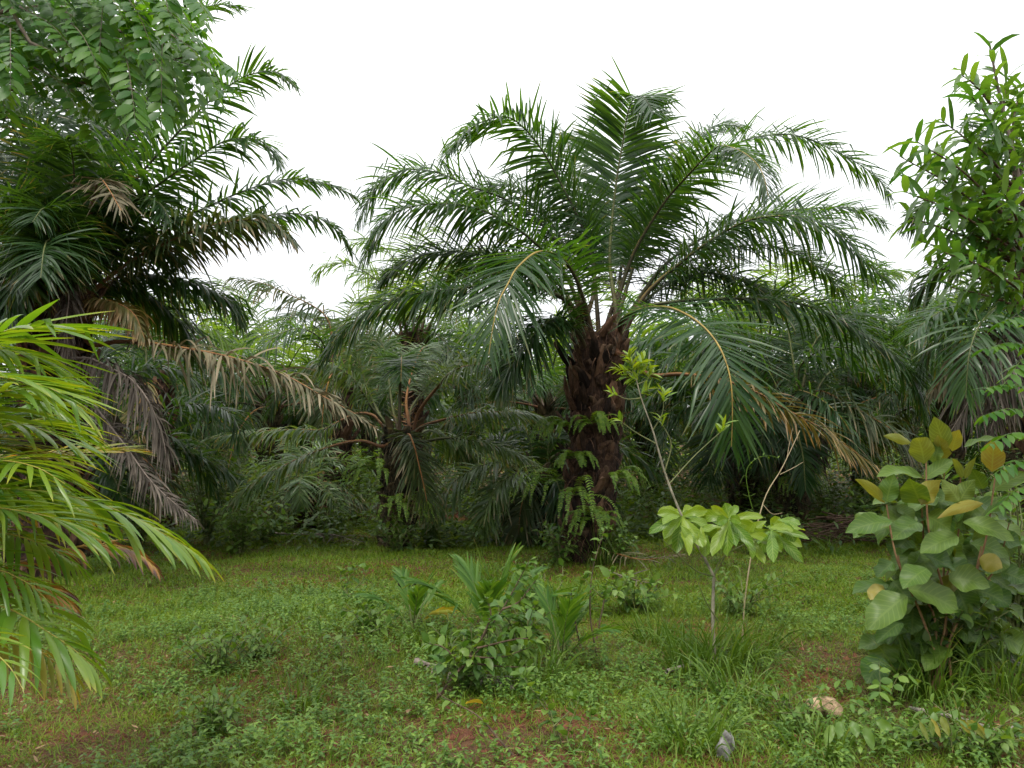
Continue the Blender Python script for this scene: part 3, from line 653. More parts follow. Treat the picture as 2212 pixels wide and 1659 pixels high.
# big leaning crown at the left edge
px_palm('big oil palm at the left with dead grey fronds hanging under its crown', 9.6, (95, 1240), (128, 660), .36, .36, [
    ('g', [(150, 640, 0), (200, 470, .1), (270, 310, .2), (350, 150, .3), (408, 45, .3), (455, 12, .2), (520, 14, .1)], dict(L=.6, droop=.5)),
    ('g', [(155, 640, 0), (215, 500, 0), (300, 380, 0), (400, 270, 0), (452, 219, 0), (510, 175, -.1), (554, 157, -.1), (598, 155, -.2), (636, 185, -.3)], dict(L=.62, droop=.55)),
    ('g', [(160, 640, 0), (215, 530, -.1), (290, 440, -.1), (364, 383, -.2), (419, 346, -.2), (474, 310, -.3), (518, 299, -.3), (561, 303, -.4), (590, 328, -.4), (606, 358, -.5)], dict(L=.6, droop=.7)),
    ('g', [(165, 645, .1), (220, 580, .2), (280, 530, .3), (360, 482, .4), (437, 452, .5), (510, 419, .5), (583, 394, .6), (638, 386, .6), (693, 394, .6), (729, 405, .6), (764, 422, .6)], dict(droop=.8, L=.46)),
    ('o', [(165, 655, -.1), (190, 640, -.1), (233, 601, -.2), (292, 558, -.2), (364, 521, -.3), (437, 492, -.3), (510, 477, -.4), (565, 477, -.4), (601, 492, -.5), (633, 520, -.5)], dict(droop=.8, p0=.22, L=.62)),
    ('g', [(165, 650, .2), (330, 545, .5), (460, 485, .8), (565, 468, .9), (620, 461, 1.0), (674, 467, 1.0), (722, 492, 1.0), (764, 550, 1.0)], dict(droop=.8, L=.5)),
    ('k', [(165, 660, .2), (195, 645, .3), (255, 611, .4), (328, 595, .5), (419, 612, .5), (492, 648, .5), (520, 690, .5)], dict(droop=1.0, L=.75)),
    ('t', [(150, 745, -.1), (200, 745, -.2), (255, 738, -.3), (328, 742, -.5), (437, 759, -.7), (528, 780, -.9), (620, 813, -1.0), (692, 853, -1.1), (765, 893, -1.2), (812, 925, -1.2)], dict(L=.6, p0=.22, droop=.8, W=.032, n=110, a0=58, a1=20, ranks=(38, 5, -25), Lp=([0, .12, .4, .75, 1], [.36, .8, 1, .65, .2]))),
    ('d', [(120, 780, -.3), (150, 772, -.5), (193, 775, -.7), (237, 795, -.8), (284, 821, -.9), (317, 861, -.9), (339, 908, -.9), (354, 956, -.9), (362, 1012, -.9)], dict(L=.5, n=130)),
    ('d', [(120, 760, -.4), (140, 785, -.6), (182, 846, -.8), (226, 905, -.9), (273, 966, -.95), (317, 1028, -1.0), (364, 1076, -1.0), (425, 1124, -1.0)], dict(L=.34, p0=.4, droop=1.2, a0=55, r0=.045)),
    ('k', [(110, 655, -.1), (70, 600, -.4), (30, 590, -.7), (-10, 620, -.9), (-30, 680, -1.0)], dict(L=.85, droop=.9)),
    ('k', [(120, 650, -.1), (95, 580, -.5), (60, 560, -.9), (30, 600, -1.2), (20, 670, -1.3)], dict(L=.85, droop=.8, out=(-.4, -1, 0))),
    ('k', [(130, 640, 0), (110, 420, -.1), (80, 300, -.2), (30, 240, -.3), (-30, 230, -.4)], dict(L=.85)),
    ('k', [(135, 640, .2), (160, 420, .5), (180, 280, .8), (200, 180, 1.1), (240, 130, 1.4)], dict(L=.85)),
    ('k', [(140, 645, .1), (200, 560, .1), (260, 520, .1), (330, 520, .1), (390, 560, .1)], dict(L=.75, droop=.9)),
    ('k', [(125, 645, -.1), (115, 560, -.6), (105, 520, -1.1), (95, 540, -1.6), (88, 600, -1.9)], dict(L=.8, out=(0, -1, 0))),
    ('k', [(120, 645, .3), (60, 480, .5), (20, 360, .7), (-20, 300, .9)], dict(L=.85)),
    ('d', [(125, 640, -.3), (135, 605, -.5), (148, 640, -.7), (143, 700, -.8), (150, 770, -.8)], dict(L=.35)),
    ('t', [(150, 645, -.2), (178, 540, -.4), (200, 440, -.6), (212, 392, -.8), (226, 395, -1.0), (262, 455, -1.1)], dict(L=.42, p0=.6, droop=.5, n=36, ranks=(10, 0, -10))),
    ('q', [(150, 660, -.1), (200, 650, -.3), (250, 655, -.5), (290, 680, -.6), (312, 730, -.7)], dict(L=.38, droop=1.6)),
    ('k', [(130, 640, .1), (120, 480, .2), (95, 330, .3), (60, 220, .4), (20, 170, .4)], {}),
    ('k', [(140, 640, .1), (180, 480, .3), (220, 350, .5), (250, 250, .8), (290, 200, 1.2)], {}),
    ('k', [(120, 645, .1), (70, 520, .2), (10, 430, .3), (-60, 390, .3)], {}),
    ('k', [(135, 640, -.1), (150, 500, -.3), (160, 400, -.5), (155, 330, -.8), (140, 300, -1.2)], dict(out=(0, -1, 0))),
    ('k', [(120, 645, -.1), (90, 520, -.3), (50, 440, -.6), (10, 420, -.9), (-40, 450, -1.1)], {}),
    ('k', [(140, 645, 0), (195, 530, 0), (250, 460, -.1), (300, 430, -.3), (345, 440, -.5), (370, 480, -.7)], dict(L=.7)),
    ('k', [(115, 650, 0), (60, 590, -.2), (0, 570, -.4), (-60, 600, -.5)], {}),
    ('k', [(140, 640, .3), (200, 420, .8), (260, 260, 1.2), (330, 130, 1.5), (390, 80, 1.7)], {}),
    ('k', [(130, 640, .3), (130, 450, .8), (110, 280, 1.2), (90, 130, 1.5), (60, 60, 1.8)], {}),
    ('k', [(120, 640, .3), (40, 450, .8), (-30, 330, 1.2), (-100, 280, 1.5)], {}),
    ('k', [(135, 640, -.1), (135, 540, -.4), (120, 470, -.8), (95, 450, -1.2), (70, 480, -1.5)], dict(L=.7)),
    ('k', [(145, 650, .2), (230, 620, .6), (320, 640, .9), (390, 700, 1.1), (430, 770, 1.2)], dict(droop=1.1)),
], 14)

# palm whose crown is cut by the right edge
px_palm('oil palm cut by the right edge with fronds drooping into the picture', 9.8, (2290, 1180), (2275, 640), .36, .38, [
    ('g', [(2262, 625, 0), (2215, 615, -.2), (2181, 622, -.4), (2127, 641, -.6), (2054, 662, -.8), (2003, 692, -.9), (1962, 728, -1.0)], dict(droop=1.0, p0=.12)),
    ('g', [(2262, 630, -.2), (2212, 622, -.6), (2163, 655, -1.0), (2118, 700, -1.3), (2094, 765, -1.5), (2086, 860, -1.5)], dict(droop=.9, p0=.12)),
    ('k', [(2260, 620, .2), (2180, 560, .4), (2100, 550, .6), (2030, 580, .7), (1975, 640, .8)], dict(droop=.9)),
    ('k', [(2265, 620, .2), (2180, 480, .5), (2100, 420, .8), (2020, 430, 1.0), (1960, 480, 1.1)], dict(droop=.8)),
    ('k', [(2270, 615, .2), (2230, 450, .4), (2180, 330, .6), (2110, 270, .8)], dict(droop=.6)),
    ('d', [(2255, 670, -.3), (2205, 690, -.6), (2160, 740, -.8), (2120, 810, -.9), (2085, 880, -.9), (2055, 930, -.9)], dict(L=.75, droop=1.4, a0=60)),
    ('d', [(2258, 680, -.4), (2215, 720, -.7), (2180, 790, -.9), (2160, 860, -1.0), (2140, 930, -1.0)], dict(L=.6)),
    ('t', [(2255, 660, -.2), (2190, 690, -.4), (2120, 735, -.5), (2060, 790, -.5), (2010, 850, -.5)], dict(L=.5, droop=1.6)),
    ('g', [(2280, 620, .1), (2320, 450, .2), (2380, 350, .3)], {}),
    ('k', [(2290, 630, .1), (2400, 580, .2), (2500, 620, .3)], {}),
    ('g', [(2275, 620, -.2), (2250, 500, -.6), (2230, 470, -1.0), (2215, 520, -1.4)], {}),
    ('k', [(2258, 640, .1), (2170, 640, .3), (2080, 680, .5), (2010, 750, .6), (1985, 830, .6)], dict(droop=1.0)),
], 15, n=100)

# palm behind the whorled sapling, right of the middle
px_palm('oil palm with dark trunk just behind the yellowing frond, right of the middle', 14.0, (1716, 1150), (1712, 880), .25, .27, [
    ('g', [(1708, 868, 0), (1725, 800, -.2), (1760, 763, -.4), (1798, 751, -.6), (1853, 753, -.8), (1908, 769, -.9), (1962, 802, -1.0), (2002, 852, -1.0)], dict(droop=1.1, L=.85)),
    ('y', [(1705, 872, -.1), (1720, 845, -.3), (1763, 857, -.7), (1807, 892, -1.0), (1832, 925, -1.1), (1850, 970, -1.1)], {}),
    ('o', [(1712, 870, -.1), (1770, 845, -.4), (1852, 885, -.8), (1896, 909, -.9), (1938, 938, -.9), (1975, 985, -.9)], dict(L=.85)),
    ('k', [(1718, 868, .1), (1800, 800, .2), (1890, 790, .3), (1960, 830, .3), (2010, 900, .3)], dict(L=.85)),
    ('k', [(1715, 866, .1), (1760, 740, .3), (1830, 680, .5), (1910, 690, .6), (1960, 740, .7)], {}),
    ('k', [(1710, 866, .1), (1705, 730, .4), (1690, 650, .7), (1650, 620, 1.0)], {}),
    ('k', [(1705, 868, .1), (1650, 760, .2), (1590, 720, .3), (1530, 740, .4), (1490, 800, .4)], {}),
    ('k', [(1700, 872, 0), (1640, 840, 0), (1570, 850, -.1), (1510, 900, -.1)], {}),
    ('k', [(1712, 880, -.1), (1712, 890, -.5), (1722, 930, -.8), (1735, 990, -.9), (1740, 1060, -.9)], dict(L=.55)),
    ('k', [(1705, 880, -.1), (1675, 885, -.4), (1650, 930, -.6), (1640, 1000, -.6)], {}),
    ('k', [(1718, 876, 0), (1780, 880, 0), (1830, 930, 0), (1860, 1000, 0)], {}),
    ('d', [(1715, 885, -.2), (1745, 890, -.4), (1765, 950, -.5), (1770, 1020, -.5)], dict(L=.5)),
], 16, boots=70, bark='bark_moss', n=84, L=.82)

px_palm('oil palm with dark trunk half hidden behind the long drooping green frond', 15.5, (1598, 1128), (1602, 900), .26, .27, [
    ('k', [(1600, 888, 0), (1560, 800, .2), (1500, 760, .4), (1430, 780, .5), (1390, 840, .5)], {}),
    ('k', [(1602, 886, 0), (1640, 780, .2), (1690, 730, .4), (1760, 740, .5)], {}),
    ('k', [(1596, 892, 0), (1540, 870, -.1), (1470, 890, -.2), (1420, 950, -.2)], {}),
    ('k', [(1600, 894, -.1), (1575, 900, -.5), (1545, 960, -.7), (1530, 1040, -.7)], {}),
    ('o', [(1606, 894, -.1), (1640, 900, -.5), (1665, 960, -.6), (1675, 1040, -.6)], {}),
    ('k', [(1604, 886, 0), (1600, 780, .3), (1585, 720, .6), (1550, 700, .9)], {}),
    ('d', [(1600, 900, -.2), (1590, 930, -.4), (1585, 990, -.4), (1583, 1060, -.4)], dict(L=.45)),
    ('k', [(1592, 892, 0), (1520, 830, 0), (1440, 830, 0), (1380, 890, 0)], {}),
], 17, boots=60, bark='bark_moss', n=80, L=.82)

# low dark palm between the two trunks, arching fronds
px_palm('low dark oil palm between the two front trunks with fronds arching to the grass', 13.2, (1178, 1166), (1172, 1030), .24, .24, [
    ('s', [(1165, 1022, -.1), (1110, 1000, -.3), (1040, 1006, -.5), (980, 1042, -.6), (948, 1088, -.7), (933, 1155, -.7)], dict(n=80)),
    ('s', [(1165, 1025, -.2), (1130, 1020, -.5), (1085, 1040, -.7), (1055, 1085, -.8), (1040, 1150, -.8)], {}),
    ('k', [(1172, 1020, 0), (1185, 960, .1), (1230, 925, .2), (1290, 930, .3)], {}),
    ('k', [(1168, 1018, .1), (1140, 940, .2), (1090, 900, .3), (1030, 900, .4), (985, 930, .5)], {}),
    ('k', [(1175, 1025, -.1), (1220, 1010, -.2), (1280, 1040, -.3), (1330, 1100, -.3)], {}),
    ('k', [(1178, 1022, .1), (1260, 970, .2), (1350, 970, .3), (1420, 1030, .3)], {}),
    ('o', [(1168, 1028, -.2), (1140, 1050, -.5), (1125, 1100, -.6), (1120, 1155, -.6)], {}),
    ('k', [(1166, 1020, .1), (1100, 960, .4), (1020, 950, .7), (950, 990, .8)], {}),
    ('k', [(1178, 1028, -.2), (1200, 1040, -.5), (1215, 1090, -.6), (1218, 1150, -.6)], {}),
], 18, boots=40, bark='bark_moss', n=84, L=.66, r0=.036)

# low palm behind the dead fronds at the left
px_palm('low oil palm with one dark frond arching right behind the dead grey fronds', 11.6, (190, 1200), (215, 960), .25, .25, [
    ('k', [(220, 950, 0), (270, 920, -.1), (345, 892, -.2), (392, 876, -.3), (447, 874, -.3), (494, 890, -.4), (514, 922, -.4), (520, 965, -.4)], dict(L=.6)),
    ('k', [(220, 952, .1), (300, 930, .4), (380, 950, .6), (440, 1010, .7), (470, 1070, .7)], {}),
    ('k', [(218, 945, .1), (250, 850, .3), (310, 800, .5), (390, 800, .6), (440, 840, .7)], {}),
    ('o', [(220, 955, -.1), (270, 970, -.3), (330, 1010, -.4), (370, 1080, -.4)], {}),
    ('k', [(214, 945, .1), (200, 830, .3), (230, 740, .5), (290, 710, .7)], {}),
    ('k', [(222, 952, .2), (330, 960, .5), (440, 990, .7), (540, 1050, .8)], {}),
    ('k', [(210, 950, 0), (150, 900, 0), (80, 900, 0), (20, 950, 0)], {}),
    ('k', [(215, 955, -.1), (215, 980, -.5), (250, 1040, -.7), (275, 1110, -.7)], {}),
], 19, boots=50, bark='bark_moss', n=76, L=.7)

# the light green palms standing behind
px_palm('light green oil palm with pale trunk showing between the two front palms', 17.0, (893, 1110), (890, 720), .22, .26, [
    ('b', [(886, 705, 0), (850, 640, 0), (800, 595, 0), (750, 570, 0), (700, 575, 0), (685, 600, 0)], {}),
    ('b', [(888, 702, 0), (870, 600, .1), (835, 540, .2), (790, 520, .3), (755, 530, .4)], {}),
    ('b', [(890, 700, 0), (895, 590, .2), (900, 520, .4), (920, 490, .7), (950, 500, 1.0)], {}),
    ('b', [(894, 702, 0), (940, 600, .1), (990, 550, .2), (1050, 545, .3), (1090, 580, .3)], {}),
    ('b', [(896, 706, 0), (960, 660, 0), (1030, 660, 0), (1080, 710, 0), (1100, 770, 0)], {}),
    ('b', [(884, 708, 0), (820, 690, 0), (750, 710, 0), (700, 770, 0)], {}),
    ('b', [(888, 706, -.3), (860, 650, -.8), (830, 640, -1.4), (800, 680, -1.9)], {}),
    ('b', [(892, 706, -.3), (920, 640, -.8), (950, 640, -1.4), (970, 700, -1.9)], {}),
    ('b', [(894, 702, .2), (920, 610, .9), (960, 570, 1.5), (1010, 590, 2)], {}),
    ('b', [(888, 702, .2), (850, 610, .9), (810, 580, 1.5), (770, 610, 2)], {}),
    ('k', [(896, 712, -.2), (940, 720, -.5), (980, 770, -.6), (1000, 840, -.6)], {}),
], 20, boots=40, n=60, L=.85, r0=.06)

px_palm('oil palm with a high yellow green frond pointing left above the half dead frond', 16.0, (730, 1115), (735, 800), .24, .26, [
    ('o', [(732, 785, 0), (715, 715, 0), (702, 682, 0), (674, 660, 0), (620, 634, 0), (565, 611, 0), (500, 600, -.1)], dict(p0=.2)),
    ('b', [(728, 788, 0), (680, 740, .1), (620, 720, .2), (550, 730, .3), (500, 770, .3)], {}),
    ('g', [(730, 788, -.2), (690, 730, -.5), (640, 710, -.8), (580, 740, -1.0), (545, 800, -1.0)], {}),
    ('b', [(735, 782, 0), (745, 700, .2), (770, 650, .5), (810, 640, .8)], {}),
    ('g', [(740, 786, 0), (790, 740, .1), (850, 750, .2), (890, 810, .2)], {}),
    ('k', [(728, 792, -.1), (670, 790, -.3), (610, 830, -.4), (580, 890, -.4)], {}),
    ('o', [(732, 795, -.2), (715, 810, -.6), (700, 870, -.8), (695, 930, -.8)], {}),
    ('k', [(730, 785, .2), (690, 700, .8), (640, 680, 1.3), (590, 720, 1.6)], {}),
], 21, boots=40, n=56, L=.75)

px_palm('oil palm with a pale shining frond seen just right of the left palm crown', 15.0, (345, 1130), (345, 820), .25, .27, [
    ('b', [(350, 805, 0), (365, 745, 0), (400, 712, 0), (440, 702, 0), (475, 722, 0), (500, 760, 0)], {}),
    ('g', [(340, 805, 0), (310, 730, .1), (270, 690, .2), (220, 700, .3)], {}),
    ('g', [(348, 802, 0), (370, 700, .2), (400, 650, .5), (440, 640, .8)], {}),
    ('k', [(352, 810, 0), (420, 780, 0), (490, 800, 0), (540, 860, 0)], {}),
    ('k', [(352, 815, -.1), (410, 830, -.3), (455, 890, -.4), (475, 960, -.4)], {}),
    ('k', [(338, 812, 0), (280, 800, -.1), (230, 840, -.2), (205, 910, -.2)], {}),
    ('b', [(345, 802, .1), (335, 700, .5), (330, 660, .9), (345, 650, 1.3)], {}),
    ('q', [(340, 815, -.2), (315, 830, -.5), (300, 890, -.6), (295, 950, -.6)], {}),
], 22, boots=40, n=56, L=.75)


# ------------------------------------------------------------------ palms of the rows behind: three kinds, then copies
def arc_spine(az, e0, bend, length, r, z0):
    k = 14; p = np.array([math.cos(az) * r, math.sin(az) * r, z0]); q = [p]
    for i in range(k):
        s = (i + .5) / k
        e = e0 - bend * s ** 1.4
        p = p + np.array([math.cos(az) * math.cos(e), math.sin(az) * math.cos(e), math.sin(e)]) * length / k
        q.append(p)
    return np.array(q)


def kind_palm(seed, h, nf, mats, label, group, fl=4.2):
    rng = np.random.default_rng(seed)
    root = empty('oil_palm', (0, 0, 0), label, 'palm tree', group)
    trunk_mb(np.array([0, 0, -.2]), np.array([rng.normal(0, .1), rng.normal(0, .1), h]), .3, .32, rng, 60, 60).build('trunk', M['bark_moss'], root, smooth=False)
    for i in range(nf):
        u = (i + .5) / nf
        az = i * 2.39996 + rng.normal(0, .15)
        e0 = math.radians(82 - 78 * u + rng.normal(0, 6))
        P = arc_spine(az, e0, math.radians(75 + 25 * u + rng.normal(0, 12)), fl * rng.uniform(.85, 1.1), .12, h - .05)
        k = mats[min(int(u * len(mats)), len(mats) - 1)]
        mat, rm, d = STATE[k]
        a = dict(L=.86, W=.05, n=72, c=2, seg=4, droop=.5 + .5 * u, spines=False); 
        leaf, rach = frond_geo(P, rng, **a)
        o = leaf.build('frond', M[mat], root)
        rach.build('rachis', M[rm], o)
    return root


def copy_tree(o, parent=None):
    c = o.copy(); COL.objects.link(c)
    if parent is not None: c.parent = parent
    for ch in o.children:
        copy_tree(ch, c)
    return c


ROW = 'oil palms of the rows behind'
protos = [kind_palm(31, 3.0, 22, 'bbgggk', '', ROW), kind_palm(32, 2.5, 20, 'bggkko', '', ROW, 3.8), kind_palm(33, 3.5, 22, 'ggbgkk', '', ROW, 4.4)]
spots = [  # photo x, metres away, kind, scale, turn, label
    (1180, 19.0, 1, .95, .3, 'yellow green oil palm peeping out left of the thick bristly trunk'),
    (1660, 17.5, 0, 1.0, 1.2, 'light green oil palm whose fronds show under the right arm of the tallest palm'),
    (1010, 22.0, 2, .85, 2.2, 'distant oil palm in the sky gap left of the thick bristly trunk'),
    (590, 21.0, 1, 1.0, 3.1, 'oil palm low behind the dry tan frond'),
    (450, 24.0, 2, .9, .9, 'distant oil palm in the sky gap right of the left crown'),
    (1400, 20.5, 1, .95, 4.0, 'oil palm directly behind the slender pale sapling top'),
    (1860, 19.0, 2, .85, 5.1, 'oil palm in the sky gap left of the lance leaved tree'),
    (2040, 17.0, 1, 1.0, .2, 'oil palm behind the golden leaved shrub'),
    (2180, 21.0, 0, 1.0, 1.9, 'oil palm behind the pinnate sapling at the right edge'),
    (180, 17.5, 0, .95, 2.7, 'oil palm behind the trunk of the big left palm'),
    (800, 24.5, 2, .8, 4.4, 'distant oil palm behind the pale trunk'),
    (1280, 25.0, 0, .85, 5.6, 'distant oil palm behind the crown base of the tallest palm'),
    (1540, 25.5, 2, .85, 1.5, 'distant oil palm behind the long drooping green frond'),
    (660, 27.0, 0, .85, .6, 'most distant oil palm left of the pale trunk'),
    (40, 23.0, 2, .95, 3.6, 'oil palm behind the bright fan palm at the left edge'),
    (1960, 27.0, 0, .9, 2.9, 'distant oil palm between the right palms'),
]
for i, (px, Y, k, sc, rz, lab) in enumerate(spots):
    first = [j for j, s in enumerate(spots) if s[2] == k][0] == i
    o = protos[k] if first else copy_tree(protos[k])
    x = (px - 1106) / FPX * Y
    o.location = (x, Y, float(gh(x, Y)))
    o.scale = (sc, sc, sc); o.rotation_euler = (0, 0, rz)
    o['label'] = lab


# ------------------------------------------------------------------ bright palm close on the left
def fg_palm():
    rng = np.random.default_rng(41)
    D0 = 3.0
    bx = -2.75
    b = np.array([bx, D0 + .1, float(gh(bx, D0 + .1))])
    root = empty('fan_leaved_palm', b, 'bright yellow green palm close at the left edge with broad feathery leaves', 'palm tree')
    st = MB()
    for k in range(5):
        q = b + np.array([rng.normal(0, .12), rng.normal(0, .12), 0])
        tube(st, [q - Z * .05, q + np.array([.02, 0, .5]), q + np.array([.08 * k - .1, .03, 1.0 + .1 * k])], [.05, .04, .03], 7)
    st.build('stem', M['fg_rachis'], root, b)
    base = lambda h: (-420, 1500 - h, .1)
    F = [
        ('fg_palm', [base(500), (-250, 850, .0), (-120, 755, -.05), (0, 718, -.1), (60, 708, -.12), (109, 709, -.15), (140, 716, -.15)], dict(L=.5, n=26, a0=55, a1=14, W=.034, droop=.18)),
        ('fg_palm', [base(450), (-250, 960, -.1), (-120, 890, -.2), (-20, 852, -.3), (50, 842, -.35), (110, 850, -.4)], dict(L=.45, n=24, a0=50, a1=16)),
        ('fg_palm', [base(400), (-250, 990, .2), (-100, 930, .2), (20, 915, .2), (110, 935, .2), (180, 975, .2)], dict(L=.42, n=26, a0=55)),
        ('fg_palm', [base(380), (-250, 1060, -.2), (-100, 1010, -.3), (0, 995, -.4), (80, 1010, -.5), (140, 1045, -.5)], dict(L=.4, n=26, a0=50)),
        ('fg_palm', [base(350), (-260, 1100, 0), (-100, 1060, 0), (0, 1056, 0), (110, 1064, .05), (219, 1090, .1), (310, 1127, .15), (346, 1149, .15), (401, 1180, .2), (440, 1210, .2)], dict(L=.36, n=44, a0=62, a1=10, W=.026, droop=.8)),
        ('fg_palm', [base(200), (-260, 1290, -.1), (-100, 1285, -.2), (0, 1309, -.25), (44, 1327, -.28), (91, 1357, -.3), (146, 1393, -.3), (182, 1422, -.3), (205, 1447, -.3)], dict(L=.35, n=27, a0=70, a1=14, W=.034, droop=.5)),
        ('fg_palm', [base(150), (-260, 1350, -.5), (-120, 1370, -.7), (-30, 1400, -.8), (20, 1440, -.85), (50, 1490, -.9)], dict(L=.26, n=22, a0=65, a1=20)),
        ('fg_yellow', [base(380), (-200, 1050, .5), (-40, 1005, .7), (60, 992, .8), (150, 980, .85), (230, 972, .9), (295, 975, .85)], dict(L=.3, n=44, a0=64, a1=20, W=.02, droop=.1)),
        ('fg_yellow', [base(300), (-200, 1150, .4), (-60, 1110, .5), (60, 1105, .6), (150, 1120, .7), (230, 1160, .7)], dict(L=.3, n=34, a0=65, W=.024)),
        ('fg_orange', [base(200), (-200, 1260, .3), (-60, 1240, .4), (40, 1215, .5), (120, 1192, .55), (219, 1176, .6), (291, 1192, .6), (340, 1230, .6)], dict(L=.24, n=36, a0=60, W=.02, droop=.7)),
        ('fg_orange', [base(150), (-250, 1310, .2), (-100, 1270, .3), (20, 1255, .4), (100, 1270, .4), (160, 1310, .4)], dict(L=.24, n=30, W=.022, droop=.8)),
        ('fg_yellow', [base(330), (-220, 1120, .6), (-80, 1060, .8), (40, 1050, .9), (140, 1075, 1.0), (210, 1120, 1.0)], dict(L=.3, n=34, W=.026)),
        ('fg_palm', [base(420), (-260, 1000, .4), (-120, 930, .5), (0, 900, .6), (110, 905, .7), (200, 945, .7)], dict(L=.36, n=28)),
        ('fg_palm', [base(280), (-260, 1180, .2), (-120, 1150, .2), (0, 1150, .2), (100, 1180, .2), (170, 1225, .2)], dict(L=.34, n=28, droop=.8)),
        ('fg_palm', [base(220), (-260, 1240, -.1), (-120, 1215, -.2), (-20, 1225, -.2), (60, 1260, -.2), (110, 1305, -.2)], dict(L=.32, n=26, droop=.7)),
        ('fg_yellow', [base(120), (-200, 1400, .2), (-60, 1380, .2), (60, 1400, .2), (130, 1440, .2), (165, 1500, .2)], dict(L=.24, n=24, W=.024, droop=1.0)),
    ]
    for k in range(8):
        ye = 790 + 50 * k + rng.uniform(-20, 20); xe = rng.uniform(120, 235) - abs(k - 6) * 9
        dz = rng.uniform(-.45, .7)
        F.append(('fg_yellow' if k == 4 else 'fg_palm', [base(520 - 30 * k), (-250, ye - 40 + k * 6, dz * .4), (-120, ye - 50, dz * .7), (0, ye - 45, dz), (xe * .6, ye - 20, dz), (xe, ye + 25, dz)],
                  dict(L=rng.uniform(.32, .44), n=34, a0=56, a1=12, droop=rng.uniform(.2, .5), W=.024)))
    for mat, pl, kw in F:
        a = dict(W=.024, droop=.36, p0=.2, ranks=(14, 4), vj=6, kinkp=.08, spines=False, r0=.016, fold=.28, seg=7, jit=.5, lenj=.07, miss=.02)
        a.update(kw)
        leaf, rach = frond_geo([at(x, y, D0 + d) for x, y, d in pl], rng, **a)
        o = leaf.build('frond', M[mat], root, b)
        rach.build('rachis', M['fg_rachis'], o, b)
        if mat != 'fg_palm': o['label'] = 'yellowing frond' if mat == 'fg_yellow' else 'dried orange brown frond'


fg_palm()


# ------------------------------------------------------------------ trees with leaves on twigs
def leafy(mb, pts, n, L, W, rng, prof='ovate', up=.4, droop=.3, t0=.2, seg=4, c=3, fold=.25, whorl=False, spread=1.0):
    """leaves along one twig"""
    p, T, _ = spline(pts, 40)
    ts = np.linspace(0, 1, 40)
    t = np.linspace(t0, 1, n)
    f = lambda A: np.stack([np.interp(t, ts, A[:, k]) for k in range(3)], 1)
    B, Tt = f(p), nrm(f(T))
    an = np.arange(n) * 2.39996 + rng.uniform(0, 6) + rng.normal(0, .3, n)
    A = nrm(np.cross(Tt, Z + .01)); C = np.cross(A, Tt)
    O = np.cos(an)[:, None] * A + np.sin(an)[:, None] * C
    D = nrm(O * spread + Tt * up * rng.uniform(.5, 1.6, n)[:, None] + Z * .1)
    ref = nrm(np.cross(D, Z + rng.normal(0, .25, (n, 3))))
    strips(mb, B, D, ref, L * rng.uniform(.7, 1.2, n), W * rng.uniform(.75, 1.15, n), rng, seg, c, prof, droop * rng.uniform(.5, 1.6, n), None, fold, rng.normal(0, .3, n), t)


def pinnate(mb, tw, P, rng, pairs=11, L=.082, W=.042, prof='ellip', droop=.6, p0=.15):
    leaf, rach = frond_geo(P, rng, L=L, W=W, n=pairs, p0=p0, droop=droop, a0=80, a1=35, fold=.1, seg=4, c=3, r0=.005, ranks=(-5, -15), vj=8,
                           kinkp=0, prof=prof, jit=.3, Lp=([0, .3, .8, 1], [.7, 1, 1, .8]), spines=False, miss=.03)
    mb.join(leaf); tw.join(rach)


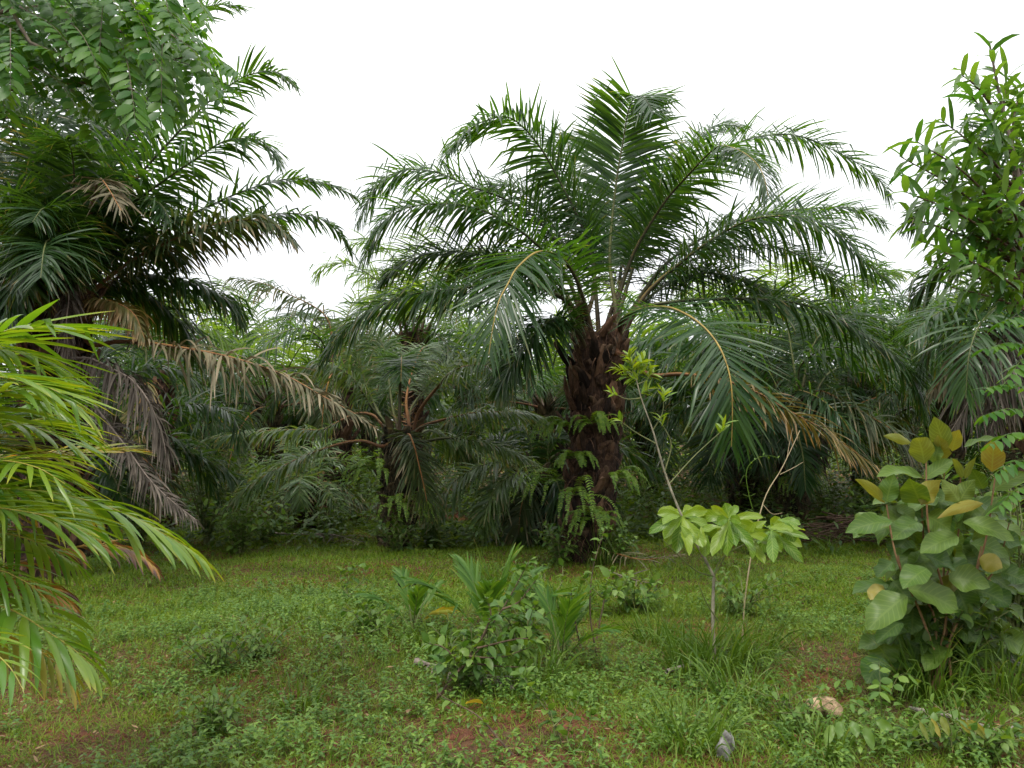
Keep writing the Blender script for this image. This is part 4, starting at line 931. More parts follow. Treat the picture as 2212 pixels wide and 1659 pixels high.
def legume_tree():
    rng = np.random.default_rng(51); Y = 3.9
    bx = -4.3; b = np.array([bx, Y + .6, float(gh(bx, Y + .6))])
    root = empty('pinnate_leaved_tree', b, 'tree with bright pinnate leaves hanging over the top left corner', 'tree')
    tr = MB(); tube(tr, [b - Z * .1, b + np.array([.1, 0, 1.4]), b + np.array([.35, -.1, 2.6]), b + np.array([.8, -.3, 3.6])], [.11, .09, .075, .05], 9)
    top1, top2 = b + np.array([.35, -.1, 2.6]), b + np.array([.8, -.3, 3.6])
    tr.build('trunk', M['bark'], root, b)
    br, lf = MB(), MB()
    B = [[top1, at(-60, 240, Y), at(80, 185, Y - .1), at(200, 180, Y - .1), at(290, 195, Y)],
         [top1, at(0, 130, Y + .1), at(150, 150, Y), at(250, 125, Y), at(330, 130, Y), at(420, 122, Y + .1)],
         [top2, at(60, 20, Y), at(200, 60, Y), at(320, 70, Y), at(400, 60, Y)],
         [top2, at(100, -60, Y + .2), at(250, 0, Y + .2), at(350, 20, Y + .2)],
         [top1, at(-40, 60, Y - .5), at(60, 90, Y - .6), at(150, 130, Y - .6)]]
    for q in B:
        p, T, ln = spline(q, 30); tube(br, p, np.linspace(.028, .006, 30), 5)
    fixed = [((110, 190), (160, 225), (195, 275), (218, 328)), ((320, 130), (345, 175), (379, 222), (419, 264)), ((364, 125), (437, 152), (512, 196)),
             ((420, 122), (470, 128), (516, 158)), ((335, 75), (385, 78), (428, 102)), ((350, 55), (400, 45), (440, 68)), ((410, 95), (440, 96), (462, 114)),
             ((120, 140), (175, 130), (222, 158)), ((150, 172), (220, 170), (288, 210)), ((270, 175), (295, 235), (310, 294)), ((200, 180), (235, 230), (262, 275)),
             ((330, 20), (380, 10), (425, 30)), ((370, -20), (420, 0), (445, 30)), ((250, 60), (300, 30), (340, 5)), ((280, 125), (330, 160), (350, 215))]
    for f in fixed:
        Yf = Y + rng.uniform(-.15, .15)
        pinnate(lf, br, [at(x, y, Yf - .08 * i) for i, (x, y) in enumerate(f)], rng, pairs=12)
    for k in range(150):
        x = rng.uniform(-120, 400) if k % 3 else rng.uniform(-120, 180); y = rng.uniform(-110, 150 - max(0, (x - 200)) * .25)
        Yf = Y + rng.uniform(-.7, .5)
        an = rng.uniform(-.3, 1.7); ln = rng.uniform(110, 190)
        dx, dy = math.cos(an) * ln, math.sin(an) * ln
        pinnate(lf, br, [at(x, y, Yf), at(x + dx * .5, y + dy * .4, Yf - .1), at(x + dx, y + dy + 30, Yf - .2)], rng, pairs=12, L=rng.uniform(.065, .09))
    br.build('branches', M['bark'], root, b)
    lf.build('crown', M['legume'], root, b)


legume_tree()


def lance_tree():
    rng = np.random.default_rng(52); Y = 5.2
    b0 = at(2290, 1480, Y); b = np.array([b0[0], Y, float(gh(b0[0], Y))])
    root = empty('lance_leaved_tree', b, 'slender tree with narrow pointed leaves rising along the right edge', 'tree')
    tr, br, lf = MB(), MB(), MB()
    tk = [b - Z * .05, at(2270, 1100, Y), at(2250, 800, Y), at(2225, 560, Y), at(2195, 360, Y), at(2160, 210, Y), at(2137, 92, Y)]
    p, T, _ = spline(tk, 50); tube(tr, p, np.linspace(.045, .006, 50), 8)
    tr.build('trunk', M['bark'], root, b)
    leafy(lf, tk[4:], 26, .19, .045, rng, 'lance', .8, .5, 0.0)
    tips = [(2032, 258, 2190, 430), (1981, 306, 2200, 500), (1946, 339, 2205, 540), (1957, 415, 2215, 560), (1968, 470, 2222, 590), (1985, 520, 2228, 620), (2010, 575, 2235, 650), (2050, 620, 2240, 680),
            (2085, 300, 2185, 400), (2100, 210, 2170, 330), (2075, 160, 2150, 240), (2175, 160, 2165, 280), (2205, 190, 2180, 330), (2235, 240, 2200, 400), (2110, 420, 2205, 520), (2090, 500, 2215, 590),
            (2150, 560, 2230, 650), (2060, 380, 2200, 480), (2130, 340, 2195, 430), (2170, 420, 2210, 520), (2190, 300, 2190, 400), (2030, 460, 2210, 560), (2120, 610, 2240, 690), (2250, 330, 2210, 450), (2040, 545, 2225, 640), (2180, 500, 2225, 600),
            (2015, 350, 2195, 470), (2070, 450, 2212, 560), (2140, 260, 2178, 340)]
    for (x, y, x0, y0) in tips:
        d = rng.uniform(-.6, .45)
        q = [at(x0, y0, Y), at(x0 + (x - x0) * .5, y0 + (y - y0) * .62, Y + d * .6), at(x, y, Y + d)]
        pp, _, ln = spline(q, 14); tube(br, pp, np.linspace(.012, .003, 14), 5)
        leafy(lf, q, int(9 + ln * 23), .2, .046, rng, 'lance', .7, .55, .22)
    br.build('branches', M['stem_b'], root, b)
    lf.build('crown', M['lanceleaf'], root, b)


lance_tree()


def pinnate_sapling():
    rng = np.random.default_rng(53); Y = 5.0
    b0 = at(2262, 1490, Y); b = np.array([b0[0], Y, float(gh(b0[0], Y))])
    root = empty('pinnate_sapling', b, 'young sapling reaching pinnate leaves in from the right edge above the golden leaved shrub', 'sapling')
    st, lf = MB(), MB()
    p, _, _ = spline([b - Z * .03, at(2262, 1200, Y), at(2258, 950, Y), at(2252, 720, Y)], 24); tube(st, p, np.linspace(.022, .008, 24), 6)
    for (y, x, e) in ((745, 2118, 12), (835, 2106, 10), (888, 2110, 14), (940, 2130, 24), (690, 2150, 10), (1000, 2140, 30), (780, 2170, 50), (1060, 2150, 40)):
        pinnate(lf, st, [at(2258, y + 14, Y), at((2258 + x) / 2, y - 6, Y - .1), at(x, y + e, Y - .2)], rng, pairs=9, L=.10, W=.05)
    for (y, x, e) in ((900, 2400, 10), (800, 2420, 10), (720, 2380, 10)):
        pinnate(lf, st, [at(2258, y + 14, Y), at((2258 + x) / 2, y - 6, Y + .1), at(x, y + e, Y + .2)], rng, pairs=9, L=.10, W=.05)
    st.build('stem', M['stem_g'], root, b); lf.build('foliage', M['legume'], root, b)


pinnate_sapling()


def one_leaf(mb, p0, p1, width, rng, facing=1, seg=12, c=7, curve=.25, prof='ellip', droop=.25, tilt=0.0, fold=0.0, flat=None):
    """one broad leaf from its stalk end p0 to its tip p1; facing +1 shows the upper side to the camera, -1 the underside"""
    p0, p1 = np.asarray(p0, float), np.asarray(p1, float)
    d = p1 - p0; ln = np.linalg.norm(d); d /= ln
    view = nrm((p0 + p1) / 2 - np.array([0, 0, CAM_H]))
    if flat:
        k = rng.uniform(*flat); view = nrm(view * (1 - k) - Z * k + np.array([rng.normal(0, .25), 0, 0]))
    side = nrm(np.cross(d, view)) * -facing
    side = nrm(side + Z * tilt)
    s_ = d + Z * droop * .55
    strips(mb, p0[None], s_[None], side[None], ln, width, rng, seg, c, prof, droop, None, fold, rng.normal(0, .3), 0.5, curve=curve, wave=.22)


def broad_shrub():
    rng = np.random.default_rng(54); Y = 5.2
    b0 = at(2030, 1480, Y); b = np.array([b0[0], Y, float(gh(b0[0], Y))])
    root = empty('broad_leaved_shrub', b, 'big leaved shrub at the right with golden young leaves at its top', 'shrub')
    st = MB()
    tips = [(2000, 960), (1915, 1090), (2075, 1030), (2150, 1030), (2040, 1000), (1990, 1070), (1940, 1200), (2120, 1180), (2180, 1130)]
    for i, (x, y) in enumerate(tips):
        d = rng.uniform(-.3, .3)
        bb = b + np.array([rng.normal(0, .07), rng.normal(0, .07) + .08, -.03])
        p, _, _ = spline([bb, at(2030 + (x - 2030) * .35 + rng.normal(0, 14), 1330, Y + .12 + d * .3), at(2030 + (x - 2030) * .8, (1330 + y) / 2, Y + .1 + d), at(x, y, Y + d * .5)], 20)
        tube(st, p, np.linspace(.010, .0045, 20), 6)
    st.build('stem', M['stem_red'], root, b)
    q = lambda x, y: (1555 + .2969 * x, 734 + .2969 * y)
    s = lambda x, y: (1434 + .3645 * x, 1054 + .3645 * y)
    LV = [  # stalk, tip, width in pixels, side shown, depth offset, new growth?
        (q(1640, 800), q(1560, 555), 50, -1, 0, 1), (q(1490, 900), q(1440, 675), 58, -1, -.1, 1), (q(1620, 880), q(1590, 680), 42, -1, .05, 1),
        (q(1390, 750), q(1190, 685), 24, -1, 0, 1), (q(1690, 810), q(1735, 640), 34, -1, .1, 1), (q(1560, 900), q(1600, 740), 46, 1, .1, 0),
        (q(1780, 780), q(2010, 700), 26, 1, .1, 0), (q(1980, 960), q(1995, 705), 52, -1, 0, 1), (q(1480, 1010), q(1135, 935), 38, 1, -.1, 0),
        (q(1200, 1185), q(995, 980), 26, -1, -.15, 1), (q(1210, 1180), q(1265, 975), 38, 1, -.15, 0), (q(1460, 1195), q(1380, 1000), 56, 1, -.2, 0),
        (q(1465, 1195), q(1590, 1005), 50, -1, -.22, 1), (q(1490, 1010), q(1705, 860), 30, 1, 0, 0), (q(1765, 1010), q(1700, 830), 18, -1, -.1, 1),
        (q(1785, 1010), q(1855, 845), 18, -1, -.1, 1), (q(1740, 1175), q(1620, 1010), 46, -1, -.2, 1), (q(1745, 1175), q(1845, 1010), 44, -1, -.2, 1),
        (q(1915, 1085), q(1830, 925), 32, 1, 0, 0), (q(1970, 1100), q(2240, 960), 36, 1, 0, 0), (q(1915, 1190), q(1575, 1275), 28, -1, -.15, 1),
        (q(1930, 1280), q(2220, 1110), 34, 1, -.1, 0), (q(1250, 1320), q(905, 1385), 42, 1, -.25, 0), (q(1445, 1330), q(1245, 1445), 50, 1, -.1, 0),
        (q(1770, 1330), q(2155, 1445), 42, 1, -.2, 0), (q(1730, 1430), q(1450, 1540), 46, 1, -.2, 0), (q(1480, 1560), q(1720, 1670), 52, 1, -.1, 0),
        (q(1600, 1150), q(1370, 1240), 54, 1, .05, 0), (q(1500, 1280), q(1680, 1380), 52, 1, .05, 0), (q(1880, 1180), q(2100, 1300), 46, 1, .1, 0),
        (q(1690, 1120), q(1560, 1230), 54, 1, .1, 0), (q(1290, 1180), q(1110, 1190), 34, 1, .05, 0), (q(1280, 1230), q(1420, 1310), 34, 1, 0, 0),
        (s(1440, 640), s(1200, 835), 66, 1, -.3, 0), (s(1560, 480), s(1410, 590), 50, 1, -.2, 0), (s(1360, 440), s(1260, 530), 44, 1, -.1, 0),
        (s(1450, 600), s(1760, 720), 66, 1, -.05, 0), (s(1690, 540), s(1940, 570), 56, 1, 0, 0), (s(1740, 600), s(1820, 800), 56, 1, -.05, 0),
        (s(1870, 420), s(2010, 470), 38, -1, -.1, 0), (s(1520, 560), s(1660, 700), 54, 1, .1, 0), (s(1640, 430), s(1840, 560), 54, 1, .1, 0),
        (s(1300, 580), s(1220, 660), 34, -1, -.1, 0), (s(1550, 640), s(1400, 760), 54, 1, .15, 0), (s(1820, 330), s(2050, 400), 46, 1, .1, 0),
        (s(1500, 380), s(1360, 480), 50, 1, .1, 0), (s(1900, 600), s(2060, 700), 50, 1, .1, 0), (s(1600, 760), s(1480, 880), 44, 1, .1, 0),
        (s(1780, 700), s(1960, 830), 48, 1, .15, 0), (s(1450, 300), s(1350, 400), 50, 1, .15, 0), (s(1690, 300), s(1560, 420), 50, 1, .15, 0),
        (s(1950, 300), s(2120, 330), 44, 1, .15, 0), (s(2000, 500), s(2160, 560), 44, 1, .2, 0), (s(1620, 560), s(1740, 640), 50, -1, .2, 0)]
    for q_ in range(95):
        x, y = rng.uniform(1890, 2185), rng.uniform(1060, 1430)
        a_ = rng.uniform(.2, 2.9)
        LV.append(((x, y), (x + math.cos(a_) * 80, y + math.sin(a_) * 62), rng.uniform(36, 56), 1, rng.uniform(.02, .45), 0))
    old = MB(); new = MB()
    for (a, t, wd, fc, dd, nw) in LV:
        ya = Y + dd + rng.uniform(-.05, .05); yt = ya - rng.uniform(.0, .12)
        one_leaf(new if nw else old, at(*a, ya), at(*t, yt), wd * (.88 if nw else 1.12) / FPX * ya, rng, fc, curve=.3, prof='ovate' if nw else 'ellip', droop=rng.uniform(.1, .5), flat=(.3, .8) if fc > 0 else (0, .2))
    old.build('foliage', M['broad'], root, b)
    nb = new.build('young_leaves', M['broad_new'], root, b)
    nb['label'] = 'golden young leaves'


broad_shrub()


def whorl_sapling():
    rng = np.random.default_rng(55); Y = 5.75
    b0 = at(1546, 1437, Y); b = np.array([b0[0], Y, float(gh(b0[0], Y))])
    root = empty('slender_sapling', b, 'slender pale stemmed sapling with a light green tuft on top and whorled large leaves', 'sapling')
    st, br = MB(), MB()
    fork = at(1542, 1245, Y)
    p, _, _ = spline([b - Z * .05, at(1540, 1340, Y), fork], 16); tube(st, p, np.linspace(.0145, .011, 16) * (1 + .07 * rng.standard_normal(16)), 8)
    p, _, _ = spline([fork, at(1516, 1195, Y), at(1490, 1150, Y), at(1462, 1090, Y), at(1436, 1020, Y), at(1410, 930, Y), at(1385, 860, Y), at(1370, 800, Y)], 40)
    tube(st, p, np.linspace(.0105, .004, 40) * (1 + .07 * rng.standard_normal(40)), 7)
    st.build('stem', M['stem_pale'], root, b)
    arms = [[fork, at(1570, 1190, Y), at(1575, 1130, Y)], [fork, at(1560, 1205, Y), at(1620, 1170, Y), at(1671, 1150, Y)], [at(1490, 1150, Y), at(1478, 1130, Y), at(1470, 1118, Y)],
            [at(1385, 860, Y), at(1355, 862, Y), at(1330, 852, Y)], [at(1410, 930, Y), at(1430, 895, Y), at(1434, 862, Y)], [at(1378, 830, Y), at(1395, 822, Y), at(1405, 812, Y)],
            [at(1420, 960, Y), at(1375, 935, Y), at(1343, 912, Y)], [at(1436, 1020, Y), at(1450, 960, Y), at(1430, 915, Y)], [at(1446, 1045, Y), at(1500, 985, Y + .1), at(1560, 930, Y + .2)],
            [fork, at(1500, 1230, Y - .1), at(1430, 1165, Y - .2)], [at(1550, 1340, Y), at(1525, 1300, Y - .1), at(1508, 1258, Y - .15)]]
    for q in arms:
        pp, _, _ = spline(q, 14); tube(br, pp, np.linspace(.0055, .0025, 14), 5)
    br.build('branches', M['stem_g'], root, b)
    big, small = MB(), MB()
    def wl(cx, cy, tips, dd=0):
        for (x, y, w_) in tips:
            ya = Y + dd + rng.uniform(-.03, .03)
            fr = rng.uniform(-.26, -.12) if y > cy else rng.uniform(-.1, .18)
            one_leaf(big, at(cx, cy, ya), at(x, y, ya + fr), w_ * .8 / FPX * ya, rng, 1, prof='obov', curve=.12, fold=.2, droop=.35 if y <= cy + 20 else .1, flat=(.05, .5))
    for cx, cy in ((1474, 1116), (1574, 1122), (1666, 1146)):
        for q_ in range(12):
            a_ = rng.uniform(0, 6.28); r_ = rng.uniform(45, 85); ya = Y + rng.uniform(.03, .2)
            one_leaf(big, at(cx, cy, ya), at(cx + math.cos(a_) * r_, cy + 22 + math.sin(a_) * r_ * .75, ya + rng.uniform(0, .15)), rng.uniform(22, 30) / FPX * ya, rng, 1, prof='obov', curve=.12, fold=.2, droop=.3, flat=(.05, .6))
    for q_ in range(26):
        x, y = rng.uniform(1440, 1700), rng.uniform(1120, 1160); a_ = rng.uniform(-.6, 3.7); ya = Y + rng.uniform(-.2, .3)
        one_leaf(big, at(x, y, ya), at(x + math.cos(a_) * 52, y + abs(math.sin(a_)) * 48, ya + rng.uniform(-.12, .05)), rng.uniform(20, 27) / FPX * ya, rng, 1, prof='obov', curve=.12, fold=.2, droop=.3, flat=(.1, .6))
    k = lambda x, y: (1434 + .3645 * x, 1054 + .3645 * y)
    def T(L_): return [(k(x, y)[0], k(x, y)[1], w_) for x, y, w_ in L_]
    wl(1474, 1116, T([(-10, 195, 28), (0, 300, 32), (70, 390, 34), (255, 118, 26), (235, 350, 32), (150, 150, 24), (60, 120, 22), (-40, 140, 24), (150, 400, 30)]))
    wl(1574, 1122, T([(285, 95, 22), (435, 98, 22), (285, 405, 34), (375, 405, 34), (430, 345, 28), (535, 350, 28), (590, 155, 24), (310, 200, 26), (460, 190, 24)]), -.05)
    wl(1666, 1146, T([(868, 288, 20), (830, 440, 28), (650, 440, 32), (745, 215, 22), (600, 220, 22), (700, 380, 26), (560, 330, 26)]), 0)
    wl(1612, 1150, T([(520, 420, 30), (600, 450, 26), (480, 300, 26), (650, 330, 24)]), .1)
    lit = [(1370, 800, 1358, 765, 22), (1368, 805, 1335, 795, 12), (1372, 800, 1390, 775, 12), (1400, 815, 1412, 805, 9), (1335, 855, 1322, 850, 7), (1433, 868, 1436, 850, 9), (1346, 914, 1338, 906, 6), (1430, 920, 1427, 900, 7), (1385, 850, 1400, 840, 10), (1378, 820, 1345, 812, 14), (1375, 812, 1400, 795, 12), (1556, 935, 1566, 915, 9)]
    for x0, y0, x1, y1, n in lit:
        leafy(small, [at(x0, y0, Y), at(x1, y1, Y)], n, .095, .026, rng, 'lance', .9, .2, .0, 3)
    big.build('foliage', M['whorl'], root, b)
    small.build('top_leaves', M['whorl'], root, b)


whorl_sapling()


def bare_twig():
    rng = np.random.default_rng(56); Y = 6.3
    b0 = at(1600, 1400, Y); b = np.array([b0[0], Y, float(gh(b0[0], Y))])
    root = empty('bare_sapling', b, 'thin bare twig leaning up right behind the whorled leaves, wound by a pale vine', 'sapling')
    st, v = MB(), MB()
    p, _, _ = spline([b - Z * .03, at(1615, 1250, Y), at(1648, 1088, Y), at(1690, 1010, Y), at(1728, 930, Y)], 30); tube(st, p, np.linspace(.008, .003, 30), 5)
    p, _, _ = spline([at(1685, 1025, Y), at(1715, 1010, Y), at(1735, 998, Y)], 10); tube(st, p, np.linspace(.003, .0015, 10), 4)
    p, _, _ = spline([at(1700, 990, Y), at(1705, 960, Y), at(1712, 925, Y)], 10); tube(st, p, np.linspace(.003, .0015, 10), 4)
    p, _, _ = spline([at(1648, 1090, Y), at(1668, 1110, Y), at(1690, 1108, Y)], 10); tube(st, p, np.linspace(.003, .0015, 10), 4)
    st.build('stem', M['stem_dry'], root, b)
    p, _, _ = spline([at(1626, 1100, Y), at(1618, 1070, Y), at(1612, 1030, Y), at(1618, 1005, Y), at(1640, 988, Y), at(1665, 985, Y), at(1683, 990, Y)], 30); tube(v, p, np.linspace(.004, .002, 30), 5)
    p, _, _ = spline([at(1605, 1068, Y), at(1618, 1072, Y), at(1632, 1066, Y)], 8); tube(v, p, .002, 4)
    p, _, _ = spline([at(1598, 1045, Y), at(1606, 1028, Y), at(1614, 1030, Y)], 8); tube(v, p, .002, 4)
    leafy(v, [at(1618, 1010, Y), at(1640, 985, Y), at(1680, 990, Y)], 8, .03, .014, rng, 'ovate', .6, .2, 0, 3)
    v.build('vine', M['fern'], root, b)


bare_twig()


# ------------------------------------------------------------------ ferns on the trunks
def fern(label, px, py, Y, n_, L, spread, seed, aim=None, group='ferns growing on the palm trunks', fl=.055, mat='fern'):
    rng = np.random.default_rng(seed)
    b = at(px, py, Y)
    root = empty('fern', b, label, 'fern', group)
    for k in range(n_ + 4):
        an = rng.uniform(0, 2 * np.pi) if aim is None else math.radians(aim + rng.normal(0, spread))
        el = rng.uniform(.1, .8)
        o = np.array([math.cos(an), -abs(math.sin(an)) * .8 - .25, 0])
        ln = L * rng.uniform(.8, 1.35)
        P = [b, b + o * ln * .4 + Z * ln * .4 * el, b + o * ln * .75 + Z * ln * (.45 * el - .08), b + o * ln * .95 - Z * ln * .35]
        leaf, rach = frond_geo(P, rng, L=fl * 1.25 * rng.uniform(.9, 1.2), W=.021, n=30, p0=.15, droop=.35, a0=85, a1=50, fold=.08, seg=3, c=2, r0=.004, ranks=(0, -6), vj=5, kinkp=0, jit=.2, spines=False, Lp=([0, .15, .5, 1], [.7, 1, .9, .15]))
        f = leaf.build('frond', M[mat], root, b)
        f2 = rach.build('rachis', M['stem_g'], f, b)


fern('bright fern fanning left from the thick bristly trunk at knee height', 1222, 1040, 10.85, 6, .62, 25, 61, 180)
fern('fern tuft on the face of the thick bristly trunk', 1280, 915, 10.72, 7, .34, 60, 62, 270)
fern('fern reaching left from the middle of the thick bristly trunk', 1232, 925, 10.8, 6, .5, 30, 63, 185)
fern('fern hanging down the front of the thick bristly trunk', 1240, 1070, 10.7, 4, .75, 20, 64, 268, fl=.05)
fern('fern on the right flank of the thick bristly trunk', 1322, 1030, 10.8, 7, .5, 40, 65, 340)
fern('small upright fern on the trunk between the two low fern fans', 1240, 990, 10.75, 5, .36, 60, 66, 250)
fern('lowest fern at the foot of the thick bristly trunk', 1285, 1120, 10.75, 8, .45, 70, 67, 280)
fern('fern on the left flank of the shorter palm trunk', 826, 1015, 12.05, 9, .5, 45, 68, 190)
fern('fern low on the shorter palm trunk', 862, 1090, 12.0, 9, .5, 70, 69, 290)
fern('fern on the dark trunk behind the yellowing frond', 1718, 1040, 13.7, 8, .5, 70, 70, 270)


# ------------------------------------------------------------------ weeds, shrubs and seedlings that stand out
def shrub(label, px, py, h, spread, nst, nl, L, W, seed, name='shrub', cat='shrub', group=None, mat='shrub', prof='ovate', stemmat='stem_g', Y=None, lean=(0, 0), droop=.45, t0=.15):
    rng = np.random.default_rng(seed)
    b = gpt(px, py) if Y is None else np.array([at(px, py, Y)[0], Y, 0.0])
    b[2] = float(gh(b[0], b[1]))
    root = empty(name, b, label, cat, group)
    st, lf = MB(), MB()
    for k in range(nst):
        an = rng.uniform(0, 2 * np.pi); r = spread * math.sqrt(rng.random()); hh = h * rng.uniform(.55, 1.1)
        e = b + np.array([math.cos(an) * r + lean[0], math.sin(an) * r + lean[1], hh])
        mid = b + (e - b) * .5 + np.array([rng.normal(0, .04), rng.normal(0, .04), hh * .12])
        q = [b + rng.normal(0, .03, 3) * [1, 1, 0] - Z * .02, mid, e]
        p, _, _ = spline(q, 12); tube(st, p, np.linspace(.008, .003, 12) * (h / .6) ** .5, 5)
        leafy(lf, q, nl, L, W, rng, prof, .5, droop, t0, 4)
    st.build('stem', M[stemmat], root, b); lf.build('foliage', M[mat], root, b)
    return root


UG = 'leafy shrubs at the foot of the palms'
shrub('leafy light green weed clump under the tip of the hanging dead frond', 520, 1195, .75, .55, 22, 13, .13, .075, 71, group=UG, mat='weed')
shrub('leafy weed clump right beside the fallen brown frond', 575, 1175, .6, .4, 14, 12, .12, .07, 72, group=UG, mat='weed')
shrub('dark shrub with rounded leaves behind the dead grey fronds', 450, 1130, 1.5, .6, 18, 14, .14, .08, 73, group=UG, Y=12.8)
shrub('bush at the foot of the stubby young palm', 700, 1158, .6, .5, 16, 12, .1, .055, 74, group=UG)
shrub('bush at the foot of the shorter palm trunk', 858, 1192, .55, .5, 18, 12, .10, .055, 75, group=UG)
shrub('bush between the shorter palm and the arching low palm', 930, 1180, .4, .45, 12, 12, .10, .06, 76, group=UG)
shrub('broad leaved weed in the dark hollow under the arching fronds', 1120, 1178, .6, .45, 14, 11, .14, .085, 77, group=UG)
shrub('green weeds at the left foot of the thick bristly trunk', 1205, 1218, .5, .3, 16, 12, .10, .045, 78, group=UG, mat='weed')
shrub('green weeds at the right foot of the thick bristly trunk', 1335, 1216, .5, .35, 18, 12, .10, .05, 79, group=UG, mat='weed')
shrub('sunlit weeds behind the whorled sapling leaves', 1640, 1200, .6, .5, 16, 12, .09, .05, 80, group=UG, mat='weed')
shrub('dark bushes beside the dark trunk left of the brush pile', 1790, 1130, .9, .6, 18, 12, .12, .06, 81, group=UG, Y=14.5)
shrub('bush behind the brush pile', 1900, 1120, 1.0, .7, 18, 12, .12, .06, 82, group=UG, Y=13.5)
shrub('green thicket at the right edge behind the golden leaved shrub', 2200, 1300, 1.3, .7, 30, 16, .12, .05, 83, group=UG, Y=6.8, mat='weed')
shrub('low weeds under the golden leaved shrub', 2050, 1470, .55, .42, 46, 15, .09, .05, 84, group=UG, mat='shrub')
shrub('thicket beside the low palm at the left behind the yellow fronds', 300, 1180, .9, .6, 20, 13, .12, .06, 85, group=UG)
shrub('bush in the gap left of the shorter palm', 770, 1120, 1.1, .6, 18, 13, .12, .055, 86, group=UG, Y=15.0)
shrub('bush seen right of the thick bristly trunk under the slender sapling', 1440, 1180, .8, .6, 18, 12, .11, .05, 87, group=UG, Y=13.0)
shrub('bush in the dark gap right of the arching low palm', 1250, 1140, .9, .6, 16, 12, .12, .06, 88, group=UG, Y=14.5)


def leaning_weed(label, path, Y, n, L, W, seed, stem='stem_b', mat='weed', extra=(), r=.008):
    rng = np.random.default_rng(seed)
    b = at(*path[0], Y); L *= .85; W *= .85; b[2] = float(gh(b[0], b[1]))
    root = empty('weed', b, label, 'weed', 'tall weeds in the clearing')
    st, lf = MB(), MB()
    for q in [path] + list(extra):
        pts = [at(x, y, Y + .04 * i) for i, (x, y) in enumerate(q)]
        if q is path: pts[0] = b
        p, _, ln = spline(pts, 24); tube(st, p, np.linspace(r, r * .35, 24), 5)
        m = n if q is path else max(5, int(n * .5))
        leafy(lf, pts, m, L, W, rng, 'ovate', .35, .45, .12, 4)
        leafy(lf, pts[-2:], 5, L * .8, W * .8, rng, 'ovate', .7, .3, .6, 4)
    st.build('stem', M[stem], root, b); lf.build('foliage', M[mat], root, b)


leaning_weed('long weed leaning right over the seedling clump in the clearing', [(939, 1520), (1012, 1418), (1085, 1316), (1143, 1212)], 5.0, 34, .10, .055, 91,
             extra=[[(985, 1455), (1040, 1400), (1090, 1385)], [(1012, 1418), (1080, 1420), (1140, 1400)], [(1040, 1380), (1060, 1330), (1050, 1290)], [(1000, 1440), (960, 1400), (925, 1390)], [(1085, 1316), (1120, 1300), (1160, 1250)], [(1030, 1400), (1120, 1380), (1170, 1385)], [(1000, 1430), (1090, 1440), (1150, 1440)]])
leaning_weed('tall dark stemmed weed standing right of the seedling clump', [(1292, 1418), (1275, 1327), (1281, 1229), (1307, 1141)], 6.0, 18, .10, .05, 92,
             extra=[[(1289, 1380), (1300, 1320), (1312, 1270)], [(1255, 1400), (1240, 1330), (1234, 1275)]])
leaning_weed('weed with pale leaves standing alone on the left of the clearing', [(752, 1300), (750, 1260), (765, 1225)], 8.0, 12, .12, .07, 93, stem='stem_g', extra=[[(752, 1290), (785, 1250), (790, 1225)], [(750, 1285), (735, 1255), (738, 1232)]])
leaning_weed('dry forked stem with a few leaves left of the small seedling', [(738, 1460), (742, 1400), (752, 1355), (785, 1320)], 5.5, 9, .09, .05, 94, stem='stem_g', extra=[[(752, 1375), (800, 1365), (840, 1350)], [(742, 1400), (715, 1375), (690, 1365)]], r=.0035)
leaning_weed('weed with broad leaves at the bottom middle', [(1215, 1620), (1195, 1560), (1150, 1490), (1125, 1455)], 4.2, 14, .09, .055, 95, stem='stem_g', extra=[[(1200, 1590), (1190, 1540), (1165, 1500)], [(1195, 1570), (1235, 1530), (1245, 1500)]], r=.005)
leaning_weed('thin weed curving up from the bottom edge with bare brown stem', [(1110, 1655), (1080, 1600), (1030, 1545), (950, 1500), (945, 1470)], 4.1, 8, .07, .04, 96, extra=[], r=.006)
leaning_weed('weed with light green leaves right of the bottom middle', [(1235, 1640), (1225, 1585), (1245, 1530), (1250, 1505)], 4.1, 12, .075, .045, 97, stem='stem_g', extra=[[(1235, 1640), (1270, 1580), (1275, 1545)]], r=.004)
leaning_weed('rounded leaf weed under the slender sapling', [(1300, 1300), (1310, 1260), (1325, 1235)], 7.6, 12, .13, .09, 98, stem='stem_g', extra=[[(1300, 1290), (1340, 1270), (1355, 1250)], [(1300, 1290), (1270, 1260), (1262, 1245)]])


